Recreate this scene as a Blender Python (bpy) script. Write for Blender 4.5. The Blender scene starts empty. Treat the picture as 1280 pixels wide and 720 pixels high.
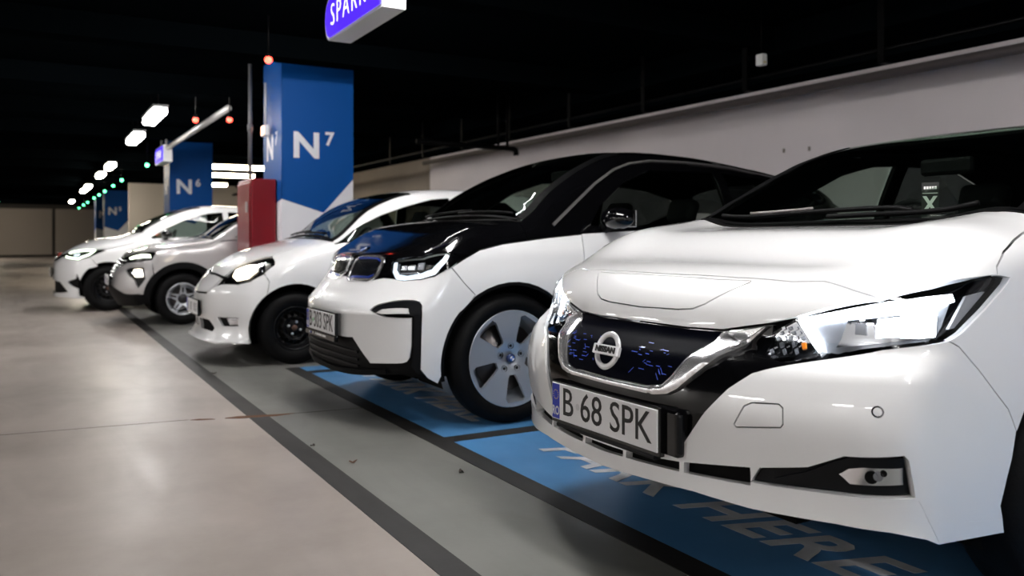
import bpy, bmesh, math, random
import numpy as np
from mathutils import Vector, Matrix
from mathutils.geometry import delaunay_2d_cdt
random.seed(7)
SC = bpy.context.scene
COL = SC.collection

# ---------------------------------------------------------------- camera, world, exposure
# world: +Y runs along the row of cars away from the camera, +X into the bays, floor at z = 0
cam = bpy.data.objects.new('camera', bpy.data.cameras.new('camera'))
COL.objects.link(cam)
cam.location = (0, 0, 1.0)
cam.rotation_euler = (math.radians(90), 0, -math.atan(600 / 1050))
cam.data.sensor_width = 36
cam.data.lens = 1050 / 1280 * 36
cam.data.shift_y = -62 / 1280
cam.data.clip_start = .05
cam.data.dof.use_dof = True
cam.data.dof.focus_distance = 2.75
cam.data.dof.aperture_fstop = 2.9
SC.camera = cam
w = bpy.data.worlds.new('world'); SC.world = w
w.use_nodes = True
w.node_tree.nodes['Background'].inputs[0].default_value = (.02, .022, .026, 1)
w.node_tree.nodes['Background'].inputs[1].default_value = .3
SC.view_settings.view_transform = 'Standard'
SC.view_settings.look = 'None'
SC.view_settings.gamma = 1
SC.view_settings.use_curve_mapping = False
SC.view_settings.exposure = .36
SC.cycles.use_denoising = True
SC.cycles.max_bounces = 8
SC.cycles.transparent_max_bounces = 16
SC.cycles.sample_clamp_indirect = 6
# ---------------------------------------------------------------- surface maths
def pchip(pts):
    P = np.array(sorted(pts), float); xs, ys = P[:, 0], P[:, 1]
    h = np.diff(xs); d = np.diff(ys) / h
    m = np.zeros(len(xs)); m[0], m[-1] = d[0], d[-1]
    for i in range(1, len(xs) - 1):
        if d[i - 1] * d[i] > 0:
            w1, w2 = 2 * h[i] + h[i - 1], h[i] + 2 * h[i - 1]
            m[i] = (w1 + w2) / (w1 / d[i - 1] + w2 / d[i])
    def f(x):
        x = np.asarray(x, float)
        xc = np.clip(x, xs[0], xs[-1])
        i = np.clip(np.searchsorted(xs, xc, side='right') - 1, 0, len(h) - 1)
        t = (xc - xs[i]) / h[i]
        t2, t3 = t * t, t * t * t
        r = (ys[i] * (2 * t3 - 3 * t2 + 1) + h[i] * m[i] * (t3 - 2 * t2 + t)
             + ys[i + 1] * (-2 * t3 + 3 * t2) + h[i] * m[i + 1] * (t3 - t2))
        r = r + np.where(x < xs[0], (x - xs[0]) * m[0], 0) + np.where(x > xs[-1], (x - xs[-1]) * m[-1], 0)
        return r
    return f

def smax(a, b, k):
    h = np.maximum(k - np.abs(a - b), 0) / k
    return np.maximum(a, b) + h * h * k * 0.25

class Body:
    """closed implicit skin of one car: x back from the nose, y across, z up"""
    def __init__(s, front, plan, top, crown, wz, wx, length, kfs=.10, kt=.10, kr=.25, sculpt=None, planp=2.4):
        s.fz, s.pl, s.zt, s.cr = pchip(front), pchip(plan), pchip(top), pchip(crown)
        s.wz, s.wx, s.L = pchip(wz), pchip(wx), length
        s.kfs, s.kt, s.kr, s.sc, s.pp = kfs, kt, kr, sculpt, planp
    def F(s, P):
        x, y, z = P[..., 0], np.abs(P[..., 1]), P[..., 2]
        ff = s.fz(z) + s.pl(z) * (y / .6) ** s.pp - x
        fs = y - s.wz(z) * s.wx(x)
        t = y / .7
        ft = z - (s.zt(x) - s.cr(x) * t * t * (.6 + .4 * t * t))
        if s.sc is not None:
            ft = ft - s.sc(x, y, z)
        f = smax(smax(ff, fs, s.kfs), ft, s.kt)
        fr = (x - s.L + .22 * (y / .8) ** 2 + .5 * np.maximum(z - .85, 0)) 
        return smax(f, fr, s.kr)
    def grad(s, P, e=.0015):
        G = np.empty_like(P)
        for i in range(3):
            d = np.zeros(3); d[i] = e
            G[..., i] = s.F(P + d) - s.F(P - d)
        return G / (2 * e)
    def snap(s, P):
        P = np.array(P, float)
        for _ in range(8):
            f = s.F(P); g = s.grad(P)
            st = f / np.maximum((g * g).sum(-1), .2)
            P = P - np.clip(st, -.05, .05)[..., None] * g
        return P
    def cast(s, O, D, tmax, n=140):
        """first crossing from outside along O + t D"""
        ts = np.linspace(0, tmax, n)
        lo = np.zeros(len(O)); hi = np.full(len(O), np.nan)
        prev = None
        for a in range(0, n):
            f = s.F(O + D * ts[a])
            new = np.isnan(hi) & (f < 0)
            hi[new] = ts[a]; lo[new] = ts[max(a - 1, 0)]
        ok = ~np.isnan(hi)
        hi2 = np.where(ok, hi, tmax)
        for _ in range(26):
            m = (lo + hi2) / 2
            f = s.F(O + D * m[:, None])
            hi2 = np.where(f < 0, m, hi2); lo = np.where(f < 0, lo, m)
        return O + D * hi2[:, None], ok

class Star:
    def __init__(s, cx=1.0, cz=.42, R=.9): s.c, s.R = np.array([cx, 0, cz]), R
    def to2(s, P):
        d = P - s.c
        return np.stack([np.arctan2(d[:, 1], -d[:, 0]) * s.R, np.arctan2(d[:, 2], np.hypot(d[:, 0], d[:, 1])) * s.R], 1)
    def ray(s, U):
        a, e = U[:, 0] / s.R, U[:, 1] / s.R
        D = np.stack([-np.cos(a) * np.cos(e), np.sin(a) * np.cos(e), np.sin(e)], 1)
        return s.c + D * 2.2, -D, 2.2
class Top:
    def to2(s, P): return P[:, :2].copy()
    def ray(s, U):
        O = np.concatenate([U, np.full((len(U), 1), 1.75)], 1)
        return O, np.tile([0, 0, -1.], (len(U), 1)), 1.6
class Side:
    def __init__(s, sg): s.sg = sg
    def to2(s, P): return P[:, [0, 2]].copy()
    def ray(s, U):
        O = np.stack([U[:, 0], np.full(len(U), 1.1 * s.sg), U[:, 1]], 1)
        return O, np.tile([0, -1. * s.sg, 0], (len(U), 1)), 1.1

def densify(L, step, closed=True):
    L = [np.array(p, float) for p in L]; out = []
    n = len(L)
    for i in range(n if closed else n - 1):
        a, b = L[i], L[(i + 1) % n]
        k = max(1, int(math.ceil(np.linalg.norm(b - a) / step)))
        out += [a + (b - a) * j / k for j in range(k)]
    if not closed: out.append(L[-1])
    return np.array(out)

def catmull(L, n=6, closed=False):
    L = np.array(L, float); m = len(L); out = []
    g = (lambda i: L[i % m]) if closed else (lambda i: L[min(max(i, 0), m - 1)] if 0 <= i < m else (2 * L[0] - L[1] if i < 0 else 2 * L[-1] - L[-2]))
    for i in range(m if closed else m - 1):
        p0, p1, p2, p3 = g(i - 1), g(i), g(i + 1), g(i + 2)
        for j in range(n):
            t = j / n
            out.append(.5 * ((2 * p1) + (p2 - p0) * t + (2 * p0 - 5 * p1 + 4 * p2 - p3) * t * t + (3 * p1 - p0 - 3 * p2 + p3) * t ** 3))
    if not closed: out.append(L[-1])
    return [tuple(p) for p in out]

def inside(poly, Q):
    x, y = Q[:, 0], Q[:, 1]; r = np.zeros(len(Q), bool)
    a = poly; b = np.roll(poly, -1, 0)
    for (x0, y0), (x1, y1) in zip(a, b):
        if y0 == y1: continue
        c = (y0 > y) != (y1 > y)
        r ^= c & (x < (x1 - x0) * (y - y0) / (y1 - y0) + x0)
    return r
def edge_dist(poly, Q):
    d = np.full(len(Q), 1e9)
    for a, b in zip(poly, np.roll(poly, -1, 0)):
        ab = b - a; l2 = (ab * ab).sum() + 1e-12
        t = np.clip(((Q - a) @ ab) / l2, 0, 1)
        d = np.minimum(d, np.hypot(*(Q - a - t[:, None] * ab).T))
    return d
# ---------------------------------------------------------------- car skins (metres)
def leaf_sculpt(x, y, z):
    # raised hood shoulders either side of a lower middle
    t = np.clip((x - .25) / .7, 0, 1) * np.clip((1.5 - x) / .35, 0, 1)
    return .035 * t * np.exp(-((y - .62) / .14) ** 2)
LEAF = Body(
    front=[(0.1, 0.103), (0.18, 0.03), (0.24, -0.003), (0.31, 0.037), (0.4, 0.046), (0.52, 0.049), (0.66, 0.093), (0.73, 0.175), (0.8, 0.188), (0.875, 0.236), (1.0, 0.422), (1.3, 1.129)],
    plan=[(0.1, 0.139), (0.3, 0.122), (0.55, 0.1), (0.8, 0.091), (1.1, 0.098)],
    top=[(0, 0.815), (0.15, 0.839), (0.29, 0.91), (0.45, 0.928), (0.7, 1.027), (0.95, 1.046), (1.1, 1.075), (1.25, 1.177), (1.6, 1.368), (1.95, 1.448), (2.2, 1.455), (2.6, 1.484), (3.1, 1.489), (3.7, 1.438), (4.4, 1.207)],
    crown=[(0, 0.031), (0.5, 0.019), (1.1, 0.011), (1.3, 0.035), (2, 0.024), (4, 0.047)],
    wz=[(0.1, 0.843), (0.25, 0.873), (0.45, 0.884), (0.7, 0.875), (0.88, 0.864), (0.98, 0.856), (1.03, 0.828), (1.2, 0.752), (1.45, 0.631), (1.6, 0.557)],
    wx=[(0, 0.929), (0.4, 0.964), (0.8, 0.99), (1.4, 1.0), (3.2, 1.0), (4.5, 0.93)],
    length=4.48, sculpt=leaf_sculpt)
I3 = Body(
    front=[(0.1, 0.101), (0.2, 0.015), (0.32, -0.042), (0.46, -0.043), (0.6, -0.042), (0.7, 0.035), (0.8, 0.114), (0.88, 0.152), (1.0, 0.362), (1.3, 1.024)],
    plan=[(0.1, 0.166), (0.3, 0.115), (0.6, 0.096), (0.8, 0.08), (1.1, 0.006)],
    top=[(0, 0.847), (0.1, 0.91), (0.25, 1.021), (0.45, 1.102), (0.7, 1.107), (0.85, 1.15), (1.1, 1.326), (1.4, 1.477), (1.7, 1.564), (2.0, 1.577), (2.3, 1.57), (2.8, 1.521), (3.4, 1.424), (3.9, 1.24)],
    crown=[(0, 0.006), (0.6, 0.023), (1.0, 0.058), (2, 0.061), (4, 0.092)],
    wz=[(0.1, 0.799), (0.3, 0.85), (0.5, 0.876), (0.75, 0.886), (0.9, 0.869), (1.0, 0.832), (1.1, 0.794), (1.35, 0.693), (1.5, 0.599), (1.65, 0.497)],
    wx=[(0, 0.921), (0.4, 0.961), (0.8, 0.985), (1.3, 0.985), (2.6, 1.0), (3.3, 1.0), (4.0, 0.93)],
    length=4.01)
CITY = Body(
    front=[(0.1, 0.079), (0.17, 0.037), (0.23, 0.066), (0.3, 0.086), (0.42, 0.07), (0.55, 0.08), (0.66, 0.121), (0.75, 0.18), (0.85, 0.342), (1.0, 0.655)],
    plan=[(0.1, 0.131), (0.3, 0.148), (0.6, 0.162), (0.8, 0.183), (1.1, 0.18)],
    top=[(0, 0.626), (0.12, 0.671), (0.25, 0.78), (0.45, 0.894), (0.7, 0.954), (0.95, 1.017), (1.05, 1.051), (1.4, 1.326), (1.75, 1.422), (2.0, 1.451), (2.3, 1.459), (2.8, 1.439), (3.3, 1.37), (3.6, 1.2)],
    crown=[(0, 0.052), (0.6, 0.06), (1.0, 0.058), (2, 0.056), (4, 0.075)],
    wz=[(0.1, 0.78), (0.3, 0.81), (0.5, 0.822), (0.7, 0.82), (0.85, 0.8), (0.95, 0.766), (1.0, 0.741), (1.2, 0.682), (1.4, 0.591), (1.6, 0.48)],
    wx=[(0, 0.92), (0.4, 0.965), (0.8, 0.99), (1.3, 1.0), (2.9, 1.0), (3.6, 0.94)],
    length=3.6)
SUV = Body(
    front=[(0.15, 0.13), (0.25, 0.063), (0.4, -0.004), (0.6, 0.031), (0.75, 0.096), (0.88, 0.105), (0.95, 0.162), (1.05, 0.405), (1.3, 0.991)],
    plan=[(0.1, 0.132), (0.4, 0.133), (0.8, 0.144), (1.1, 0.203)],
    top=[(0, 0.785), (0.1, 0.781), (0.25, 0.859), (0.5, 0.942), (0.9, 1.007), (1.02, 1.034), (1.35, 1.226), (1.7, 1.393), (1.95, 1.466), (2.3, 1.506), (3.0, 1.489), (3.5, 1.422), (3.75, 1.204)],
    crown=[(0, 0.032), (0.6, 0.036), (1.0, 0.051), (2, 0.051), (4, 0.08)],
    wz=[(0.1, 0.74), (0.3, 0.78), (0.5, 0.8), (0.8, 0.8), (0.95, 0.785), (1.05, 0.75), (1.2, 0.69), (1.45, 0.6), (1.6, 0.5)],
    wx=[(0, 0.94), (0.4, 0.97), (0.8, 0.99), (1.3, 1.0), (2.9, 1.0), (3.7, 0.94)],
    length=3.73)
ZOE = Body(
    front=[(0.1, 0.059), (0.2, 0.008), (0.35, 0.006), (0.5, -0.002), (0.65, 0.017), (0.78, 0.076), (0.88, 0.216), (1.0, 0.533), (1.3, 1.153)],
    plan=[(0.1, 0.13), (0.4, 0.14), (0.8, 0.169), (1.1, 0.199)],
    top=[(0, 0.744), (0.12, 0.802), (0.28, 0.892), (0.5, 0.995), (0.8, 1.03), (1.05, 1.114), (1.15, 1.206), (1.5, 1.381), (1.85, 1.481), (2.1, 1.501), (2.4, 1.497), (3.0, 1.481), (3.6, 1.406), (4.0, 1.25)],
    crown=[(0, 0.039), (0.6, 0.049), (1.0, 0.058), (2, 0.059), (4, 0.08)],
    wz=[(0.1, 0.8), (0.3, 0.85), (0.5, 0.866), (0.75, 0.866), (0.92, 0.84), (1.0, 0.8), (1.2, 0.725), (1.45, 0.62), (1.6, 0.53)],
    wx=[(0, 0.92), (0.4, 0.965), (0.8, 0.99), (1.3, 1.0), (3.0, 1.0), (4.0, 0.94)],
    length=4.08)
ORIG = {'leaf': (1.46, 2.075), 'i3': (1.50, 4.78), 'city': (1.12, 7.42), 'suv': (.80, 11.1), 'zoe': (.25, 13.6)}
BODY = {'leaf': LEAF, 'i3': I3, 'city': CITY, 'suv': SUV, 'zoe': ZOE}
# ---------------------------------------------------------------- materials
MATS = {}
def mat(name, col=(.5, .5, .5), rough=.5, metal=0, coat=0, emit=None, es=0, spec=.5, noise=None, bump=0, bscale=60):
    if name in MATS: return MATS[name]
    m = bpy.data.materials.new(name); m.use_nodes = True
    nt = m.node_tree; b = nt.nodes['Principled BSDF']
    b.inputs['Base Color'].default_value = (*col, 1)
    b.inputs['Roughness'].default_value = rough
    b.inputs['Metallic'].default_value = metal
    b.inputs['Specular IOR Level'].default_value = spec
    b.inputs['Coat Weight'].default_value = coat
    b.inputs['Coat Roughness'].default_value = .03
    if emit:
        b.inputs['Emission Color'].default_value = (*emit, 1)
        b.inputs['Emission Strength'].default_value = es
    if noise:                                   # (scale, other colour): mottled colour on the surface
        tc = nt.nodes.new('ShaderNodeTexCoord'); n = nt.nodes.new('ShaderNodeTexNoise')
        n.inputs['Scale'].default_value = noise[0]; n.inputs['Detail'].default_value = 6
        r = nt.nodes.new('ShaderNodeValToRGB')
        r.color_ramp.elements[0].position = .35; r.color_ramp.elements[1].position = .68
        r.color_ramp.elements[0].color = (*col, 1); r.color_ramp.elements[1].color = (*noise[1], 1)
        nt.links.new(tc.outputs['Object'], n.inputs['Vector']); nt.links.new(n.outputs['Fac'], r.inputs['Fac'])
        nt.links.new(r.outputs['Color'], b.inputs['Base Color'])
    if bump:
        tc = nt.nodes.new('ShaderNodeTexCoord'); n = nt.nodes.new('ShaderNodeTexNoise')
        n.inputs['Scale'].default_value = bscale; n.inputs['Detail'].default_value = 4
        bp = nt.nodes.new('ShaderNodeBump'); bp.inputs['Strength'].default_value = bump; bp.inputs['Distance'].default_value = .01
        nt.links.new(tc.outputs['Object'], n.inputs['Vector']); nt.links.new(n.outputs['Fac'], bp.inputs['Height'])
        nt.links.new(bp.outputs['Normal'], b.inputs['Normal'])
    MATS[name] = m
    return m

def glass(name, tint, refl=.06):
    if name in MATS: return MATS[name]
    m = bpy.data.materials.new(name); m.use_nodes = True
    nt = m.node_tree; nt.nodes.clear()
    o = nt.nodes.new('ShaderNodeOutputMaterial'); mx = nt.nodes.new('ShaderNodeMixShader')
    t = nt.nodes.new('ShaderNodeBsdfTransparent'); g = nt.nodes.new('ShaderNodeBsdfGlossy'); f = nt.nodes.new('ShaderNodeFresnel')
    ge = nt.nodes.new('ShaderNodeNewGeometry'); mr = nt.nodes.new('ShaderNodeMapRange')   # the same pane seen from either side
    mr.inputs['To Min'].default_value = 1.45; mr.inputs['To Max'].default_value = 1 / 1.45
    nt.links.new(ge.outputs['Backfacing'], mr.inputs['Value']); nt.links.new(mr.outputs[0], f.inputs['IOR'])
    t.inputs['Color'].default_value = (*tint, 1); g.inputs['Roughness'].default_value = .02
    g.inputs['Color'].default_value = (.9, .9, .9, 1)
    nt.links.new(f.outputs[0], mx.inputs[0]); nt.links.new(t.outputs[0], mx.inputs[1])
    nt.links.new(g.outputs[0], mx.inputs[2]); nt.links.new(mx.outputs[0], o.inputs[0])
    MATS[name] = m
    return m

WHITE = mat('white_paint', (.86, .86, .875), .28, coat=1)
SILVER = mat('silver_paint', (.50, .485, .49), .34, metal=.45, coat=1)
GBLACK = mat('gloss_black', (.002, .002, .0025), .10, coat=.35, spec=.3)
BLACK = mat('black_plastic', (.0025, .0025, .003), .55, spec=.12)
SATIN = mat('satin_black_plastic', (.002, .0025, .004), .45, spec=.22)
SCHROME = mat('satin_chrome', (.88, .88, .91), .26, metal=.92, coat=.4)
DARK = mat('dark_inner', (.004, .004, .004), .8, spec=.1)
CHROME = mat('chrome', (.88, .88, .90), .13, metal=1)
ALLOY = mat('silver_alloy', (.62, .65, .70), .30, metal=.7, coat=.5)
ALLOYD = mat('dark_alloy', (.03, .03, .033), .4, metal=.5)
RUBBER = mat('rubber', (.0028, .0028, .0032), .65, spec=.14, bump=.15, bscale=90)
STEELB = mat('black_steel', (.004, .004, .005), .42, spec=.25)
PLATE = mat('plate_white', (.86, .86, .88), .35)
INK = mat('ink_black', (.004, .004, .004), .5)
BLUEP = mat('plate_blue', (.01, .03, .42), .35)
YEL = mat('star_yellow', (.8, .6, .05), .4)
LENS = glass('clear_lens', (.93, .95, .97))
TINT = glass('tinted_glass', (.58, .66, .60))
PRIV = glass('privacy_glass', (.10, .11, .11))
REFL = mat('lamp_reflector', (.75, .76, .8), .12, metal=1)
REFLD = mat('lamp_bezel_grey', (.30, .31, .34), .25, metal=.6)
DRLW = mat('daytime_light', (1, 1, 1), .3, emit=(.86, .93, 1), es=9)
BEAM = mat('headlight_beam', (1, 1, 1), .3, emit=(.88, .94, 1), es=22)
DRLS = mat('daytime_light_soft', (.8, .85, .9), .3, emit=(.75, .87, 1), es=.75)
WARM = mat('halogen_beam', (1, .95, .85), .3, emit=(1, .82, .58), es=7)
GRNW = mat('greenish_light', (.9, 1, .9), .3, emit=(.85, 1, .72), es=4)
AMBER = mat('amber', (.9, .25, .02), .3)
BLUEK = mat('grille_blue', (.01, .035, .30), .3, coat=1)
SEAT = mat('seat_cloth', (.014, .015, .018), .8)
DASH = mat('dashboard_plastic', (.012, .012, .014), .6)
LINING = mat('cabin_lining', (.30, .31, .29), .8)
RED = mat('red_lacquer', (.17, .002, .009), .32, coat=.15, spec=.3)
RUST = mat('rust_brown', (.12, .05, .02), .8)

# ---------------------------------------------------------------- mesh helpers
def link(o, parent=None, mt=None):
    COL.objects.link(o)
    if parent is not None: o.parent = parent
    if mt is not None: o.data.materials.append(mt)
    return o
def obj(name, verts, faces, mt, parent=None, smooth=False):
    me = bpy.data.meshes.new(name)
    me.from_pydata([tuple(map(float, v)) for v in verts], [], [tuple(f) for f in faces]); me.update()
    if smooth: me.shade_smooth()
    return link(bpy.data.objects.new(name, me), parent, mt)
def bmobj(name, bm, mt, parent=None, smooth=False, recalc=True):
    me = bpy.data.meshes.new(name)
    if recalc: bmesh.ops.recalc_face_normals(bm, faces=bm.faces)
    bm.to_mesh(me); bm.free()
    if smooth: me.shade_smooth()
    return link(bpy.data.objects.new(name, me), parent, mt)
def add_box(bm, lo, hi, bev=0, rot=None, at=None, seg=2):
    t = bmesh.new()
    bmesh.ops.create_cube(t, size=1)
    lo, hi = Vector(lo), Vector(hi)
    for v in t.verts: v.co = Vector(((v.co.x + .5) * (hi.x - lo.x) + lo.x, (v.co.y + .5) * (hi.y - lo.y) + lo.y, (v.co.z + .5) * (hi.z - lo.z) + lo.z))
    if bev: bmesh.ops.bevel(t, geom=t.edges[:], offset=bev, segments=seg, affect='EDGES', profile=.5)
    if rot is not None:
        c = Vector(at) if at is not None else (lo + hi) / 2
        for v in t.verts: v.co = rot @ (v.co - c) + c
    me = bpy.data.meshes.new('t'); t.to_mesh(me); t.free(); bm.from_mesh(me); bpy.data.meshes.remove(me)
def box(name, lo, hi, mt, parent=None, bev=0, rot=None, smooth=False, at=None):
    bm = bmesh.new(); add_box(bm, lo, hi, bev, rot, at); return bmobj(name, bm, mt, parent, smooth)
def add_tube(bm, path, r, n=8, cap=True):
    path = [Vector(p) for p in path]; rings = []; up = None
    rr = r if isinstance(r, (list, tuple)) else [r] * len(path)
    for i, p in enumerate(path):
        d = (path[min(i + 1, len(path) - 1)] - path[max(i - 1, 0)]).normalized()
        if up is None: up = d.orthogonal().normalized()
        up = (up - d * up.dot(d)).normalized(); s = d.cross(up)
        rings.append([bm.verts.new(p + (up * math.cos(a) + s * math.sin(a)) * rr[i]) for a in [2 * math.pi * k / n for k in range(n)]])
    for a, b in zip(rings, rings[1:]):
        for k in range(n): bm.faces.new((a[k], a[(k + 1) % n], b[(k + 1) % n], b[k]))
    if cap: bm.faces.new(rings[0][::-1]); bm.faces.new(rings[-1])
def tube(name, path, r, mt, parent=None, n=8):
    bm = bmesh.new(); add_tube(bm, path, r, n); return bmobj(name, bm, mt, parent, True)
def lathe_y(name, prof, cx, cz, y0, sg, mt, parent, n=48, close=False):
    """profile (radius, depth inward from y0); turned about the axle (y); sg = side the outer face looks to"""
    vs, fs = [], []; m = len(prof)
    for k in range(n):
        a = 2 * math.pi * k / n
        vs += [(cx + r * math.cos(a), y0 - sg * d, cz + r * math.sin(a)) for r, d in prof]
    for k in range(n):
        for j in range(m if close else m - 1):
            p, q = k * m + j, k * m + (j + 1) % m; p2, q2 = ((k + 1) % n) * m + j, ((k + 1) % n) * m + (j + 1) % m
            fs.append((p, q, q2, p2))
    bm = bmesh.new(); me = bpy.data.meshes.new('t'); me.from_pydata(vs, [], fs); bm.from_mesh(me); bpy.data.meshes.remove(me)
    bmesh.ops.remove_doubles(bm, verts=bm.verts, dist=1e-5)
    return bmobj(name, bm, mt, parent, True)
def empty(name, loc, rz=0, parent=None):
    o = bpy.data.objects.new(name, None); o.location = loc; o.rotation_euler = (0, 0, rz); o.empty_display_size = .2
    COL.objects.link(o)
    if parent is not None: o.parent = parent
    return o
def tag(o, label=None, cat=None, group=None, kind=None):
    if label: o['label'] = label
    if cat: o['category'] = cat
    if group: o['group'] = group
    if kind: o['kind'] = kind
    return o
def text(name, s, size, mt, parent, loc, rot, sx=1, bold=0, ext=.0006, shear=0, align='CENTER', spacing=1):
    cu = bpy.data.curves.new(name, 'FONT'); cu.body = s; cu.size = size; cu.extrude = ext; cu.offset = bold
    cu.align_x = align; cu.align_y = 'CENTER'; cu.shear = shear; cu.space_character = spacing
    cu.resolution_u = 3
    t = bpy.data.objects.new('t', cu)
    me = bpy.data.meshes.new_from_object(t); me.name = name
    bpy.data.objects.remove(t); bpy.data.curves.remove(cu)
    me.materials.clear()
    o = bpy.data.objects.new(name, me); o.location = loc; o.rotation_euler = rot; o.scale = (sx, 1, 1)
    return link(o, parent, mt)
FACE_X = (math.pi / 2, 0, -math.pi / 2)       # text that looks to -X
FACE_Y = (math.pi / 2, 0, 0)                  # text that looks to -Y
FLAT = (0, 0, -math.pi / 2)                   # text on the floor, read from the aisle

def fill2d(loops, res):
    """triangulate a 2D outline with holes on a fine grid -> verts, tris"""
    P = [l for l in loops]; pts, edges = [], []
    for l in P:
        b = len(pts); n = len(l); pts += [Vector(p) for p in l]; edges += [(b + i, b + (i + 1) % n) for i in range(n)]
    lo, hi = P[0].min(0), P[0].max(0)
    gx = np.arange(lo[0] + res / 2, hi[0], res); gy = np.arange(lo[1] + res / 2, hi[1], res)
    if len(gx) and len(gy):
        Q = np.array([(x + (res / 2 if j % 2 else 0), y) for j, y in enumerate(gy) for x in gx])
        ok = inside(P[0], Q)
        for h in P[1:]: ok &= ~inside(h, Q)
        Q = Q[ok]
        if len(Q):
            d = np.min([edge_dist(l, Q) for l in P], 0)
            pts += [Vector(q) for q in Q[d > res * .45]]
    v, e, f, *_ = delaunay_2d_cdt(pts, edges, [], 1, 1e-6)
    V = np.array([tuple(q) for q in v]); T = [tuple(t) for t in f]
    c = np.array([V[list(t)].mean(0) for t in T]); ok = inside(P[0], c)
    for h in P[1:]: ok &= ~inside(h, c)
    return V, [t for t, k in zip(T, ok) if k]

def inset2(l, g):
    a = np.roll(l, 1, 0); b = np.roll(l, -1, 0)
    area = (l[:, 0] * b[:, 1] - b[:, 0] * l[:, 1]).sum()
    t1 = l - a; t2 = b - l
    t1 /= np.maximum(np.linalg.norm(t1, axis=1), 1e-9)[:, None]; t2 /= np.maximum(np.linalg.norm(t2, axis=1), 1e-9)[:, None]
    t = t1 + t2; t /= np.maximum(np.linalg.norm(t, axis=1), 1e-9)[:, None]
    n = np.stack([-t[:, 1], t[:, 0]], 1) * (1 if area > 0 else -1)
    return l + n * g

class Barrel:
    """rays towards a long axis inside the car: roof, sides, hood"""
    def __init__(s, zc=.55, R=.6): s.z, s.R = zc, R
    def to2(s, P): return np.stack([P[:, 0], np.arctan2(P[:, 1], P[:, 2] - s.z) * s.R], 1)
    def ray(s, U):
        a = U[:, 1] / s.R
        D = np.stack([np.zeros(len(U)), np.sin(a), np.cos(a)], 1)
        O = np.stack([U[:, 0], np.zeros(len(U)), np.full(len(U), s.z)], 1) + D * 1.35
        return O, -D, 1.3
class Tail:
    def __init__(s, cx, cz=.5, R=.9): s.c, s.R = np.array([cx, 0, cz]), R
    def to2(s, P):
        d = P - s.c
        return np.stack([-np.arctan2(d[:, 1], d[:, 0]) * s.R, np.arctan2(d[:, 2], np.hypot(d[:, 0], d[:, 1])) * s.R], 1)
    def ray(s, U):
        a, e = -U[:, 0] / s.R, U[:, 1] / s.R
        D = np.stack([np.cos(a) * np.cos(e), np.sin(a) * np.cos(e), np.sin(e)], 1)
        return s.c + D * 2.2, -D, 2.2
STAR, BARREL = Star(), Barrel()

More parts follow.
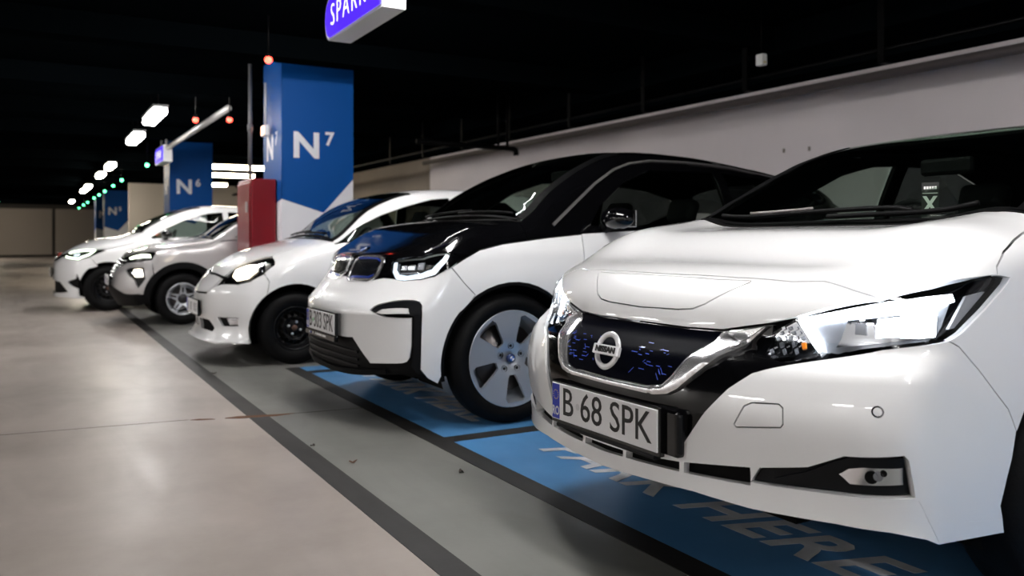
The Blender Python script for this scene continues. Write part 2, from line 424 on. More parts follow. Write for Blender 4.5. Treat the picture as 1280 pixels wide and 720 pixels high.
class Car:
    def __init__(s, body, root): s.b, s.root = body, root
    def side(s, pts, sg=-1):
        """(x, z) points laid on the flank"""
        P = np.array(pts, float); D = Side(sg); O, R, t = D.ray(P); Q, _ = s.b.cast(O, R, t); return [tuple(q) for q in Q]
    def ridge(s, x, k=.93):
        y = .6; B = s.b
        for _ in range(50):
            t = y / .7; z = float(B.zt(x) - B.cr(x) * t * t * (.6 + .4 * t * t)); y = .5 * y + .5 * float(B.wz(z) * B.wx(x))
        y *= k; t = y / .7
        return (x, -y, float(B.zt(x) - B.cr(x) * t * t * (.6 + .4 * t * t)))
    def patch(s, name, mt, loop, holes=(), par=None, res=.04, off=0, thick=.012, gap=.0018, parent=None, both=False, step=None, bulge=None):
        par = par or STAR; B = s.b; step = step or res * .6
        L2 = []
        for i, l in enumerate([loop] + list(holes)):
            P = B.snap(densify(l, step)); u = par.to2(P)
            u = inset2(u, gap if i == 0 else -gap); L2.append(u)
        V, T = fill2d(L2, res)
        O, D, tm = par.ray(V); P, ok = B.cast(O, D, tm)
        G = B.grad(P); N = G / np.maximum(np.linalg.norm(G, axis=1), 1e-6)[:, None]
        P = P + N * off
        if bulge:                               # rounded section: (height, width over which it rises)
            d = np.min([edge_dist(l, V) for l in L2], 0)
            P = P + N * (bulge[0] * np.sqrt(np.clip(1 - (1 - np.clip(d / bulge[1], 0, 1)) ** 2, 0, 1)))[:, None]
        tris = []
        for a, b, c in (t[:3] for t in T):
            n = np.cross(P[b] - P[a], P[c] - P[a])
            tris.append((a, b, c) if n @ (N[a] + N[b] + N[c]) > 0 else (a, c, b))
        cnt = {}
        for t in tris:
            for i in range(3):
                e = (t[i], t[(i + 1) % 3]); k = (min(e), max(e)); cnt.setdefault(k, []).append(e)
        verts = list(P); norms = list(N); faces = list(tris)
        for k, es in cnt.items():
            if len(es) == 1:
                a, b = es[0]; i = len(verts)
                t = P[b] - P[a]; on = np.cross(t, N[a]); on /= max(np.linalg.norm(on), 1e-9)
                verts += [P[a], P[b], P[b] - N[b] * thick, P[a] - N[a] * thick]; norms += [on] * 4
                faces.append((i + 1, i, i + 3, i + 2))
        verts = np.array(verts); norms = np.array(norms)
        out = []
        for sg in ((1, -1) if both else (1,)):
            vv = verts * (1, sg, 1); nn = norms * (1, sg, 1)
            ff = faces if sg == 1 else [f[::-1] for f in faces]
            o = obj(name, vv, ff, mt, parent if not isinstance(parent, tuple) else parent[0 if sg == 1 else 1], True)
            if not bulge: o.data.normals_split_custom_set_from_vertices([tuple(n) for n in nn])
            o.parent = o.parent or s.root
            out.append(o)
        return out if both else out[0]
    def ribbon(s, name, mt, path, width, closed=False, **k):
        B = s.b; P = B.snap(densify(path, .02, closed)); n = len(P)
        T = (np.roll(P, -1, 0) - np.roll(P, 1, 0)) if closed else np.gradient(P, axis=0)
        G = B.grad(P); S_ = np.cross(T, G); S_ /= np.maximum(np.linalg.norm(S_, axis=1), 1e-9)[:, None]
        wd = np.interp(np.linspace(0, 1, n), np.linspace(0, 1, len(width)), width) if isinstance(width, (list, tuple)) else np.full(n, width)
        a = P + S_ * wd[:, None] / 2; b = P - S_ * wd[:, None] / 2
        k.setdefault('step', .03); k.setdefault('gap', 0)
        if closed:
            la = np.linalg.norm(a - np.roll(a, 1, 0), axis=1).sum(); lb = np.linalg.norm(b - np.roll(b, 1, 0), axis=1).sum()
            o, i = (a, b) if la > lb else (b, a)
            return s.patch(name, mt, o, holes=[i], **k)
        return s.patch(name, mt, list(a) + list(b[::-1]), **k)
    def at(s, p, off=0):
        P = s.b.snap(np.array([p], float)); G = s.b.grad(P)[0]; G /= np.linalg.norm(G); return P[0] + G * off, G

def mirr(l): return [(x, -y, z) for x, y, z in l]
def sym(half): return list(half) + mirr(half)[::-1]       # half runs from the middle out along -y

def rim_disc(name, cx, cz, y0, sg, outer, holes, depth, mt, parent, res=.02, thick=.02):
    """wheel face: flat outline with openings, dished by depth(r)"""
    V, T = fill2d([np.array(outer)] + [np.array(h) for h in holes], res)
    r = np.hypot(V[:, 0], V[:, 1]); d = np.array([depth(q) for q in r])
    vs = [(cx + a, y0 - sg * q, cz + b) for (a, b), q in zip(V, d)]; n = len(vs)
    fs = []; cnt = {}
    for a, b, c in (t[:3] for t in T):
        fs.append((a, b, c))
        for e in ((a, b), (b, c), (c, a)): cnt.setdefault((min(e), max(e)), []).append(e)
    vs += [(x, y - sg * thick, z) for x, y, z in vs]
    for k, es in cnt.items():
        if len(es) == 1: a, b = es[0]; fs.append((b, a, a + n, b + n))
    me = bpy.data.meshes.new(name); me.from_pydata(vs, [], fs)
    bm = bmesh.new(); bm.from_mesh(me); bmesh.ops.recalc_face_normals(bm, faces=bm.faces)
    # keep the outside face pointing out
    bm.to_mesh(me); bm.free(); me.update()
    o = link(bpy.data.objects.new(name, me), parent, mt)
    return o
def circ(r, n=40, a0=0): return [(r * math.cos(a0 + 2 * math.pi * k / n), r * math.sin(a0 + 2 * math.pi * k / n)) for k in range(n)]
def rot2(p, a): return [(x * math.cos(a) - y * math.sin(a), x * math.sin(a) + y * math.cos(a)) for x, y in p]

def wheel(root, x, yo, sg, R, wd, rr, style):
    """yo: y of the outer tyre wall; sg: side it faces"""
    w_ = empty('wheel', (0, 0, 0), parent=root)
    z = R
    s = R - rr
    lathe_y('tyre', [(rr - .006, .018), (rr + .010, .004), (rr + s * .45, -.004), (rr + s * .75, .004), (R - .012, .022), (R - .003, .035), (R, wd * .35), (R, wd * .65), (R - .003, wd - .035), (R - .02, wd - .012), (rr + s * .4, wd), (rr - .006, wd - .02)], x, z, yo, sg, RUBBER, w_, 56, True)
    lathe_y('rim', [(rr - .004, .012), (rr - .012, .008), (rr - .016, .02), (rr - .03, .06), (rr - .035, wd - .03), (.05, wd - .03)], x, z, yo, sg, ALLOY if style in ('blade', 'double') else STEELB, w_, 48)
    if style == 'blade':                      # five broad blades with narrow openings between
        holes = []
        for k in range(5):
            a = math.radians(90 + 36 + 72 * k + 8)
            holes.append(rot2([(.090, -.020), (.105, -.032), (rr - .058, -.066), (rr - .032, -.058), (rr - .026, .038), (rr - .042, .054), (.125, .026), (.093, .014)], a))
        rim_disc('spoke_face', x, z, yo, sg, circ(rr - .012, 60), holes, lambda q: .012 + .022 * (1 - min(q / rr, 1)) ** 1 + .02 * math.exp(-(q / .05) ** 2), ALLOY, w_)
        lathe_y('hub_cap', [(.001, .014), (.020, .015), (.024, .018), (.026, .035)], x, z, yo, sg, mat('navy_cap', (.008, .02, .09), .25, coat=1), w_, 24)
        for q in range(4):
            a = [(0, 0), (.0135, 0)] + [(.0135 * math.cos(t), .0135 * math.sin(t)) for t in np.linspace(0, math.pi / 2, 6)][1:]
            a = rot2(a, q * math.pi / 2)
            obj('roundel_quarter', [(x + p, yo - sg * .0125, z + r_) for p, r_ in a], [tuple(range(len(a)))], PLATE if q % 2 else mat('roundel_blue', (.02, .12, .5), .3), w_)
        for k in range(5):
            a = math.radians(90 + 72 * k); lathe_y('lug_hole', [(.017, .026), (.017, .06), (.0005, .06)], x + .068 * math.cos(a), z + .068 * math.sin(a), yo, sg, DARK, w_, 14)
            lathe_y('lug_nut', [(.0005, .030), (.009, .030), (.010, .05)], x + .068 * math.cos(a), z + .068 * math.sin(a), yo, sg, ALLOYD, w_, 8)
    elif style == 'double':                   # five split spokes
        holes = []
        for k in range(5):
            a = math.radians(90 + 72 * k)
            holes.append(rot2([(.075, -.009), (rr - .03, -.014), (rr - .03, .014), (.075, .009)], a))
            holes.append(rot2([(.068, 0), (rr - .065, -.062), (rr - .03, -.070), (rr - .024, 0), (rr - .03, .070), (rr - .065, .062)], a + math.radians(36)))
        rim_disc('spoke_face', x, z, yo, sg, circ(rr - .012, 50), holes, lambda q: .012 + .03 * (1 - min(q / rr, 1)), ALLOY, w_)
        lathe_y('hub_cap', [(.0005, .02), (.045, .022), (.055, .03), (.06, .05)], x, z, yo, sg, ALLOYD, w_, 24)
        rim_disc('hub_star', x, z, yo, sg, sum([[tuple(c) for c in rot2([(.06, -.035), (.11, -.02), (.11, .02), (.06, .035)], math.radians(90 + 72 * k))] for k in range(5)], []), [], lambda q: .02 + .03 * (1 - q / rr), ALLOYD, w_)
    else:                                     # plain black steel wheel with a ring of round vents
        holes = [[(a + .62 * rr * math.cos(t), b + .62 * rr * math.sin(t)) for a, b in circ(.017 if style == 'steel' else .028, 12)] for t in [2 * math.pi * k / 14 for k in range(14)]] if style == 'steel' else []
        f = pchip([(0, .05), (.04, .05), (.07, .07), (.5 * rr, .035), (.62 * rr, .045), (.74 * rr, .07), (.82 * rr, .06), (rr, .03)])
        rim_disc('wheel_disc', x, z, yo, sg, circ(rr - .012, 50), holes, lambda q: float(f(q)), STEELB, w_, res=.014)
        lathe_y('hub_cap', [(.0005, .035), (.018, .035), (.024, .045), (.026, .07)], x, z, yo, sg, mat('rusty_hub', (.09, .045, .03), .7), w_, 18)
        for k in range(4):
            a = math.radians(70 + 90 * k); lathe_y('lug_nut', [(.0005, .04), (.010, .041), (.012, .06)], x + .05 * math.cos(a), z + .05 * math.sin(a), yo, sg, ALLOY, w_, 6)
    lathe_y('brake_disc', [(.0005, wd * .55), (rr * .7, wd * .55), (rr * .7, wd * .65), (.0005, wd * .65)], x, z, yo, sg, mat('brake_steel', (.12, .11, .11), .4, metal=1), w_, 28)
    return w_

def number_plate(root, x, y, z, w_, h, chars, tilt=0, small=False):
    """Romanian plate: blue band with a ring of stars, then the characters; faces -X"""
    p = empty('number_plate', (x, y, z), parent=root); p.rotation_euler = (0, tilt, 0)
    box('plate_holder', (.004, -w_ / 2 - .008, -h / 2 - .012), (.022, w_ / 2 + .008, h / 2 + .008), GBLACK, p, .003)
    box('plate_sheet', (0, -w_ / 2, -h / 2), (.005, w_ / 2, h / 2), PLATE, p, .0015)
    b = box('country_band', (-.0006, w_ / 2 - .045, -h / 2 + .003), (.002, w_ / 2 - .003, h / 2 - .003), BLUEP, p)
    return p
# ---------------------------------------------------------------- the garage
def floor_mat(name, c1, c2, c3, rough, scale):
    m = bpy.data.materials.new(name); m.use_nodes = True
    nt = m.node_tree; b = nt.nodes['Principled BSDF']; N = nt.nodes.new; K = nt.links.new
    tc = N('ShaderNodeTexCoord'); n1 = N('ShaderNodeTexNoise'); n2 = N('ShaderNodeTexNoise'); n3 = N('ShaderNodeTexNoise')
    n1.inputs['Scale'].default_value = scale; n1.inputs['Detail'].default_value = 7; n1.inputs['Roughness'].default_value = .62
    mp = N('ShaderNodeMapping'); mp.inputs['Scale'].default_value = (1, .35, 1)
    n2.inputs['Scale'].default_value = 3.2; n2.inputs['Detail'].default_value = 9; n2.inputs['Distortion'].default_value = 1.1
    n3.inputs['Scale'].default_value = 55; n3.inputs['Detail'].default_value = 3
    K(tc.outputs['Object'], n1.inputs['Vector']); K(tc.outputs['Object'], mp.inputs['Vector']); K(mp.outputs[0], n2.inputs['Vector']); K(tc.outputs['Object'], n3.inputs['Vector'])
    r = N('ShaderNodeValToRGB'); r.color_ramp.elements[0].position = .30; r.color_ramp.elements[1].position = .72
    r.color_ramp.elements[0].color = (*c1, 1); r.color_ramp.elements[1].color = (*c2, 1)
    K(n1.outputs['Fac'], r.inputs['Fac'])
    r2 = N('ShaderNodeValToRGB'); r2.color_ramp.elements[0].position = .42; r2.color_ramp.elements[1].position = .98
    r2.color_ramp.elements[0].color = (0, 0, 0, 1); r2.color_ramp.elements[1].color = (.3, .3, .3, 1)
    K(n2.outputs['Fac'], r2.inputs['Fac'])
    mx = N('ShaderNodeMixRGB'); mx.inputs[2].default_value = (*c3, 1)
    K(r2.outputs['Color'], mx.inputs[0]); K(r.outputs['Color'], mx.inputs[1]); K(mx.outputs[0], b.inputs['Base Color'])
    mr = N('ShaderNodeMapRange'); mr.inputs['To Min'].default_value = rough - .10; mr.inputs['To Max'].default_value = rough + .16
    K(n2.outputs['Fac'], mr.inputs['Value']); K(mr.outputs[0], b.inputs['Roughness'])
    bp = N('ShaderNodeBump'); bp.inputs['Strength'].default_value = .06; bp.inputs['Distance'].default_value = .004
    K(n3.outputs['Fac'], bp.inputs['Height']); K(bp.outputs[0], b.inputs['Normal'])
    return m
AISLE = floor_mat('aisle_concrete', (.265, .228, .203), (.41, .362, .33), (.22, .188, .166), .36, .9)
BAYF = floor_mat('bay_concrete', (.145, .146, .135), (.20, .198, .185), (.10, .10, .09), .36, 1.3)
LINE = floor_mat('worn_black_line', (.008, .0075, .0075), (.015, .0135, .013), (.035, .03, .028), .55, 3)
BLUEF = floor_mat('blue_floor_paint', (.055, .20, .43), (.085, .26, .52), (.10, .25, .42), .36, 2)
LETTER = floor_mat('worn_white_paint', (.42, .43, .45), (.66, .67, .69), (.20, .23, .28), .5, 6)
CEIL = mat('black_ceiling', (.0014, .0022, .0028), .9, spec=0)
PIPE = mat('black_pipe', (.0008, .0008, .001), .6, spec=.08)
WALLM = mat('wall_plaster', (.80, .735, .75), .75, noise=(.8, (.72, .665, .685)), bump=.05, bscale=14)
WALLD = mat('wall_shaded_plaster', (.34, .29, .25), .8, noise=(.7, (.26, .22, .20)))  # weaker light in the recess painted in as darker, browner plaster
WALLF = mat('far_wall_panel', (.42, .37, .32), .7)

def struct(o): o['kind'] = 'structure'; return o
Y0_, Y1_, X0_, X1_ = -9, 52, -9, 7.0
XL = -5.3                                     # face of the unseen pale wall, set close for its bounce light
fl = struct(box('floor', (X0_, Y0_, -.2), (1.06, Y1_, 0), AISLE))
struct(box('bay_floor', (1.06, Y0_, -.2), (9, Y1_, 0), BAYF, fl))
box('lane_line', (1.05, Y0_, 0), (1.155, Y1_, .002), LINE, fl)
box('bay_paint', (1.74, -6.4, 0), (6.9, 6.47, .0012), BLUEF, fl)
box('bay_front_line', (1.69, -6.4, 0), (1.795, 6.47, .0026), LINE, fl)
for y in (-3.9, -1.35, 1.22, 3.775, 6.2):
    box('bay_divider_line', (1.795, y - .055, 0), (6.9, y + .055, .0024), LINE, fl)
for y in (2.52, 4.97, -.05, -2.6):
    text('floor_lettering', 'PARK HERE', .335, LETTER, fl, (2.19, y, .0028), FLAT, 1.0, .008, .0004, .32, spacing=1.06)
struct(box('ceiling', (X0_, Y0_, 3.0), (9, Y1_, 3.2), CEIL))
for i in range(23):
    y = -7.3 + 2.62 * i
    struct(box('ceiling_beam', (X0_, y - .14, 2.78), (8.4, y + .14, 3.0), CEIL))
struct(box('ceiling_beam', (6.1, Y0_, 2.74), (7.0, 29.9, 3.0), CEIL))
struct(box('wall_back', (X1_, Y0_, 0), (X1_ + .3, 15.6, 3.0), WALLM))
struct(box('wall_back_recess', (X1_ + .45, 15.6, 0), (X1_ + .75, 29.9, 3.0), WALLD))
struct(box('wall_left', (X0_ - .3, 19, 0), (X0_, Y1_, 3.0), WALLF))
struct(box('wall_bounce', (XL - .3, Y0_, 0), (XL, 19, 3.0), mat('bounce_wall_white', (.78, .76, .74), .7)))
struct(box('wall_front', (X0_, Y0_ - .3, 0), (9, Y0_, 3.0), WALLF))
wf = struct(box('wall_far', (X0_, Y1_, 0), (9, Y1_ + .3, 3.0), mat('far_wall_shadow_gap', (.05, .045, .04), .8)))
for x0, x1 in ((-9, -5.3), (-5.2, -1.75), (-1.55, .95), (1.1, 4.5)):
    box('wall_panel', (x0, Y1_ - .12, .12), (x1, Y1_, 2.6), WALLF, wf)
struct(box('wall_partition', (2.75, 30.0, 0), (8, 30.25, 3.0), mat('partition_paint', (.50, .46, .43), .7)))

for y, z in ((6.37, 1.94), (6.03, 1.93)): box('wall_anchor', (X1_ - .012, y - .012, z - .022), (X1_ + .01, y + .012, z + .022), WALLD, bpy.data.objects['wall_back'])

# pillars: blue above a zig-zag edge, white below; bay number painted on two sides
PBLUE = mat('pillar_blue', (.001, .075, .32), .5, spec=.15)
PWHITE = mat('pillar_white', (.84, .84, .90), .5)
def pillar(y, num, big):
    p = empty('pillar', (2.74, y, 0)); p['kind'] = 'structure'
    h = .4
    box('pillar_shaft', (-h, 0, 0), (h, .8, 3.0), PWHITE, p)
    e = .004
    # painted blue field, standing a paint's thickness proud of the shaft
    fr = [(-h - e, 1.43), (-h + .46, 1.285), (h, 1.665), (h, 3.0), (-h - e, 3.0)]
    obj('blue_field', [(x, -e, z) for x, z in fr] + [(x, .0, z) for x, z in fr],
        [(0, 1, 2, 3, 4)] + [(i, (i + 1) % 5, (i + 1) % 5 + 5, i + 5)[::-1] for i in range(5)], PBLUE, p)
    sd = [(-e, 1.43), (.8, 1.30), (.8, 3.0), (-e, 3.0)]
    obj('blue_field', [(-h - e, y_, z) for y_, z in sd] + [(-h, y_, z) for y_, z in sd],
        [(3, 2, 1, 0)] + [(i, (i + 1) % 4, (i + 1) % 4 + 4, i + 4) for i in range(4)], PBLUE, p)
    text('painted_number', 'N', .385, PWHITE, p, (-.132, -e - .001, 2.005), FACE_Y, 1.06, .012)
    text('painted_number', num, .20, PWHITE, p, (.125, -e - .001, 2.095), FACE_Y, 1.0, .006)
    text('painted_number', 'N', .385, PWHITE, p, (-h - e - .001, .50, 2.005), FACE_X, 1.06, .012)
    text('painted_number', num, .20, PWHITE, p, (-h - e - .001, .22, 2.095), FACE_X, 1.0, .006)
    return p
pillar(9.1, '7', True); pillar(17.6, '6', True)
for y, n in ((34.6, '5'), (39.5, '4')): pillar(y, n, False)
for y in (.6, -7.9): pass

# black service duct and its hangers in front of the back wall
d = empty('cable_tray', (5.8, 0, 2.425)); tag(d, 'long flat black cable tray hanging along the back wall with strap hangers', 'cable tray')
box('tray_body', (0, Y0_, 0), (.3, 29, .04), CEIL, d)
for y in (2.9, 4.29, 5.74, 7.25, 8.7, 10.2, 11.7, 13.2, 14.7):
    bm = bmesh.new(); add_box(bm, (-.02, y - .03, -.05), (-.005, y + .03, .56), .003); add_box(bm, (-.02, y - .03, -.05), (.09, y + .03, -.035), .003)
    bmobj('hanger', bm, PIPE, d)
t = tube('conduit', [(.05, Y0_, .07), (.05, 29, .07)], .016, mat('grey_conduit', (.002, .002, .0025), .5, spec=.12), d)
wp = tube('shadow_bar', [(6.78, Y0_, 2.50), (6.78, 15.4, 2.50)], .045, mat('shadow_bar_grey', (.10, .085, .085), .6)); tag(wp, 'thin dark bar standing in for the shadow along the top of the pale back wall', 'pipe')  # added dark bar in place of the shadow band on the wall
sp = empty('sprinkler_pipe', (5.2, 10.0, 2.23)); tag(sp, 'black sprinkler branch pipe with capped end above the black and white car', 'pipe')
tube('pipe_run', [(-.9, 0, .02), (.55, 0, 0)], .035, PIPE, sp, 12); tube('end_elbow', [(.52, 0, .0), (.57, 0, -.02), (.58, 0, -.09)], .04, PIPE, sp, 12)
tube('riser', [(.30, 0, 0), (.30, 0, .75)], .02, PIPE, sp); tube('riser', [(.44, 0, 0), (.44, 0, .75)], .02, PIPE, sp)

# small white alarm box on a drop rod under the ceiling
a = empty('alarm_box', (5.5, 5.26, 2.55)); tag(a, 'small white alarm box hanging under the black ceiling', 'alarm')
box('box_body', (-.03, -.04, -.05), (.03, .04, .05), mat('alarm_white', (.75, .75, .75), .4), a, .008)
tube('drop_rod', [(0, 0, .05), (0, 0, .45)], .006, PIPE, a)
box('indicator_strip', (-.015, -.042, -.03), (.015, -.039, -.02), mat('alarm_yellow', (.6, .5, .1), .4), a)

# ceiling lamps: long pale diffuser under a thin tray; the light comes out of the diffuser
LAMPM = mat('lamp_tray', (.3, .3, .3), .5)
def lamp(x, y, z, length, along, power, label, group=None, col=(1, .98, .955), wd=.16):
    l = empty('ceiling_lamp', (x, y, z), 0 if along == 'y' else -math.pi / 2)
    tag(l, label, 'lamp', group)
    box('lamp_tray', (-wd / 2 - .01, -length / 2 - .02, .03), (wd / 2 + .01, length / 2 + .02, .065), LAMPM, l, .006)
    g = mat('lamp_glow_%.2f_%d' % (col[2], int(power)), (1, 1, 1), .5, emit=col, es=power)
    box('diffuser', (-wd / 2, -length / 2, -.055), (wd / 2, length / 2, .03), g, l, .03)
    if z < 2.85: tube('hanger_rod', [(0, -length * .3, .07), (0, -length * .3, 3.0 - z)], .006, PIPE, l, 6)
    if z < 2.85: tube('hanger_rod', [(0, length * .3, .07), (0, length * .3, 3.0 - z)], .006, PIPE, l, 6)
    return l
lamp(1.39, 11.85, 2.6, 1.2, 'y', 45, 'nearer of the two slanting aisle lamps left of the lit hanging sign')
lamp(1.43, 14.6, 2.6, 1.2, 'y', 45, 'farther lower aisle lamp left of the lit hanging sign')
G1, L1 = 'lamps over the near bays, above the picture', 'long white lamp over the car noses, above the picture'
for y, q in ((3.75, 'between the noses of the two nearest cars'), (1.05, 'just behind the viewer, over the nearest bay'), (-1.65, 'second behind the viewer over the bays'), (-4.35, 'third behind the viewer over the bays')):
    lamp(1.75, y, 2.7, 1.25, 'y', 49, 'long white lamp above the picture, ' + q, G1, wd=.2)
G2, L2_ = 'added lamps washing the bounce wall', 'added lamp by the bounce wall, outside the picture'  # unseen lamps added to wash the side wall and lift the car fronts
for y, q in zip((-4, -.6, 2.8, 6.2, 9.6, 13), ('first', 'second', 'third', 'fourth', 'fifth', 'sixth')):
    lamp(-4.5, y, 2.6, 1.25, 'y', 28, '%s added lamp lighting the bounce wall across the aisle, left of the picture' % q, G2, wd=.2)
G4 = 'added fill lamps hidden behind the beams'  # added out of sight to brighten the back wall and the pillar
for y, p, x, w_ in ((6.04, 80, 2.15, 'black and white'), (8.66, 80, .55, 'small white city'), (11.28, 20, 2.15, 'silver'), (13.9, 8, 2.15, 'farthest white')): lamp(x, y, 2.93, 1.3, 'x', p, 'added fill lamp hidden behind the ceiling beam above the %s car' % w_, G4, wd=.11)
for (x, y, lab) in ((4.1, 19.4, 'upper lamp tube behind the big blue pillar beside the red cabinet'), (4.3, 22.0, 'second lamp tube behind the big blue pillar, just under the first'),
                    (4.4, 26.0, 'wide bright lamp tube right of the small blue pillar')):
    lamp(x, y, 2.6, 1.3, 'x', 30, lab, col=(1, .86, .62))
G3, L3 = 'distant lamps down the aisle', 'tiny bright lamp in the far left distance of the aisle'
for y, q in zip((20.5, 23.5, 29.0, 31.5, 41.0), ('topmost and nearest', 'second from the top', 'middle', 'second from the bottom', 'lowest and farthest')):
    lamp(1.5, y, 2.6, 1.2, 'y', 44, '%s of the five tiny bright lamps down the far aisle' % q, G3, col=(1, .9, .74))
lamp(-2.5, 46, 2.6, 1.6, 'x', 90, 'lamp washing the pale far wall, hidden by distance', col=(1, .9, .76))

# parking sensors: small lit bead under a black cup
def sensor(x, y, z, colour, label, group=None):
    s = empty('parking_sensor', (x, y, z)); tag(s, label, 'sensor', group)
    bm = bmesh.new(); bmesh.ops.create_uvsphere(bm, u_segments=14, v_segments=10, radius=.034)
    c = (1, .05, .03) if colour == 'r' else (.1, 1, .35)
    bmobj('sensor_light', bm, mat('sensor_' + colour, c, .3, emit=c, es=9), s, True)
    tube('sensor_cup', [(0, 0, .02), (0, 0, .06)], .022, PIPE, s, 12); tube('sensor_rod', [(0, 0, .06), (0, 0, 3 - z)], .008, PIPE, s, 6)
sensor(1.84, 7.62, 2.60, 'r', 'red parking sensor light above and left of the big blue pillar')
sensor(2.17, 11.0, 2.50, 'r', 'upper red parking sensor light beside the hanging bracket pipe')
sensor(1.8, 11.23, 2.50, 'r', 'lower red parking sensor light just above the small lit sign')
sensor(1.8, 16.4, 2.32, 'g', 'green parking sensor light at the left edge of the small lit sign')
for k, y in enumerate((22.5, 25, 28, 30.5, 33, 37, 40, 44)):
    sensor(1.9, y, 2.42, 'g', ('topmost', 'second from top', 'third from top', 'fourth from top', 'fifth from top', 'third from bottom', 'second from bottom', 'lowest')[k] + ' of the green sensor lights strung down the far aisle', 'green sensor lights in the distance')
sensor(-1.2, 40, 2.5, 'g', 'lone green sensor light over the far wall at the left')

# hanging lit signs: pill-ended box, purple glowing face to the aisle
SFACE = mat('sign_face_purple', (.02, .008, .4), .4, emit=(.075, .018, .95), es=.95)
SHELL = mat('sign_shell', (.80, .80, .82), .4)
SLET = mat('sign_letter', (1, 1, 1), .4, emit=(.85, .85, 1), es=1.6)
def sign(x, y, z, label, post):
    """x: face plane, y: middle, z: bottom"""
    s = empty('hanging_sign', (x, y, z)); tag(s, label, 'sign', )
    L, H, T = 1.10, .30, .15
    out = [(-L / 2, 0), (L / 2 - .11, 0)] + [(L / 2 - .11 + .11 * math.sin(t), H / 2 - (H / 2) * math.cos(t)) for t in np.linspace(0, math.pi, 13)][1:] + [(-L / 2, H)]
    n = len(out)
    obj('sign_shell', [(0, a, b) for a, b in out] + [(T, a, b) for a, b in out], [tuple(range(n))[::-1], tuple(range(n, 2 * n))] + [(i, (i + 1) % n, (i + 1) % n + n, i + n) for i in range(n)], SHELL, s)
    c = np.array([-.0, H / 2]); ins = [tuple(c + (np.array(p) - c) * np.array([.955, .86])) for p in out]
    obj('sign_face', [(-.006, a, b) for a, b in ins] + [(0, a, b) for a, b in ins], [tuple(range(n))[::-1]] + [(i, (i + 1) % n, (i + 1) % n + n, i + n) for i in range(n)], SFACE, s)
    # letters of short bars, broken like a stencil
    text('sign_lettering', 'SPARK', .215, SLET, s, (-.0068, .055, .155), FACE_X, .95, -.003, .0004, spacing=1.28)
    for yy in (-.35, .3):
        tube('hanger_post', [(T / 2, yy, H), (T / 2, yy, 3 - z)], .014, PIPE if not post else mat('pale_post', (.5, .5, .5), .4), s)
    if post:
        tube('brace_pipe', [(T / 2, -.45, H * .8), (T / 2 + .25, -4.6, .42)], .045, mat('brace_grey', (.35, .34, .34), .35, metal=.4), s, 12)
sign(1.78, 5.20, 2.36, 'large lit purple hanging sign cut off by the top of the picture', False)
sign(2.02, 16.55, 2.37, 'small distant lit purple hanging sign on a pale post', True)

# red fire-hose cabinet on the big pillar, its riser pipe, and the lit sign box above it
f = empty('fire_cabinet', (2.33, 9.28, 0)); tag(f, 'tall dark red fire hose cabinet standing against the big blue pillar', 'cabinet')
box('cabinet_body', (-.27, 0, .35), (-.004, .66, 1.65), RED, f, .012)
box('cabinet_door', (-.288, .03, .40), (-.272, .63, 1.61), RED, f, .004)
box('door_handle', (-.31, .10, 1.28), (-.288, .13, 1.40), mat('handle_grey', (.35, .3, .3), .4), f, .004)
box('cabinet_foot', (-.25, .05, 0), (-.20, .10, .35), RED, f); box('cabinet_foot', (-.25, .56, 0), (-.20, .61, .35), RED, f)
tp = empty('riser_pipe', (2.12, 9.62, 1.65)); tag(tp, 'grey riser pipe climbing from the red cabinet to the ceiling', 'pipe')
tube('pipe_length', [(0, 0, .0), (0, 0, 1.30)], .022, mat('riser_grey', (.12, .12, .13), .4, metal=.3), tp); tube('pipe_coupling', [(0, 0, .55), (0, 0, .62)], .032, mat('riser_grey', ), tp)
ex = empty('exit_light', (2.30, 9.55, 2.20)); tag(ex, 'small glowing exit light box hung on the side of the big blue pillar', 'light')
box('light_box', (-.05, -.06, -.05), (.0, .12, .07), SHELL, ex, .008)
box('light_panel', (-.054, -.04, -.035), (-.05, .10, .055), mat('exit_glow', (1, .5, .3), .4, emit=(1, .35, .16), es=3), ex)
tube('light_cable', [(-.02, .03, .07), (-.02, .03, .55)], .014, mat('pale_conduit', (.5, .5, .52), .4), ex)

bo = empty('bollard', (.50, 20.0, 0)); tag(bo, 'small dark bollard with a red cap beyond the farthest white car', 'bollard')
tube('bollard_post', [(0, 0, 0), (0, 0, .60)], .05, PIPE, bo, 14); tube('bollard_cap', [(0, 0, .60), (0, 0, .70)], .052, mat('bollard_red', (.5, .03, .02), .4), bo, 14)

# litter and the rust-stained joint on the floor
def flat_bit(name, pts, mt, parent=None, h=.0018, z0=0):
    n = len(pts)
    return obj(name, [(x, y, z0) for x, y in pts] + [(x, y, z0 + h) for x, y in pts], [tuple(range(n))[::-1], tuple(range(n, 2 * n))] + [(i, (i + 1) % n, (i + 1) % n + n, i + n) for i in range(n)], mt, parent)
flat_bit('rust_streak', [(.93, 4.84), (1.0, 4.80), (1.10, 4.775), (1.20, 4.765), (1.30, 4.785), (1.20, 4.80), (1.10, 4.83), (1.0, 4.855)], RUST, fl, .0032)
flat_bit('rust_streak', [(.755, 4.89), (.80, 4.86), (.88, 4.845), (.86, 4.87), (.80, 4.90)], RUST, fl, .0016)
for x0, x1, y0, y1 in ((-3.0, .75, 5.30, 4.90), (1.30, 1.69, 4.78, 4.74)):
    flat_bit('floor_crack', [(x0, y0), (x1, y1), (x1, y1 + .006), (x0, y0 + .008)], mat('crack_dark', (.09, .075, .065), .8), fl, .0008)
LEAFM = mat('dry_leaf_brown', (.10, .05, .03), .7)
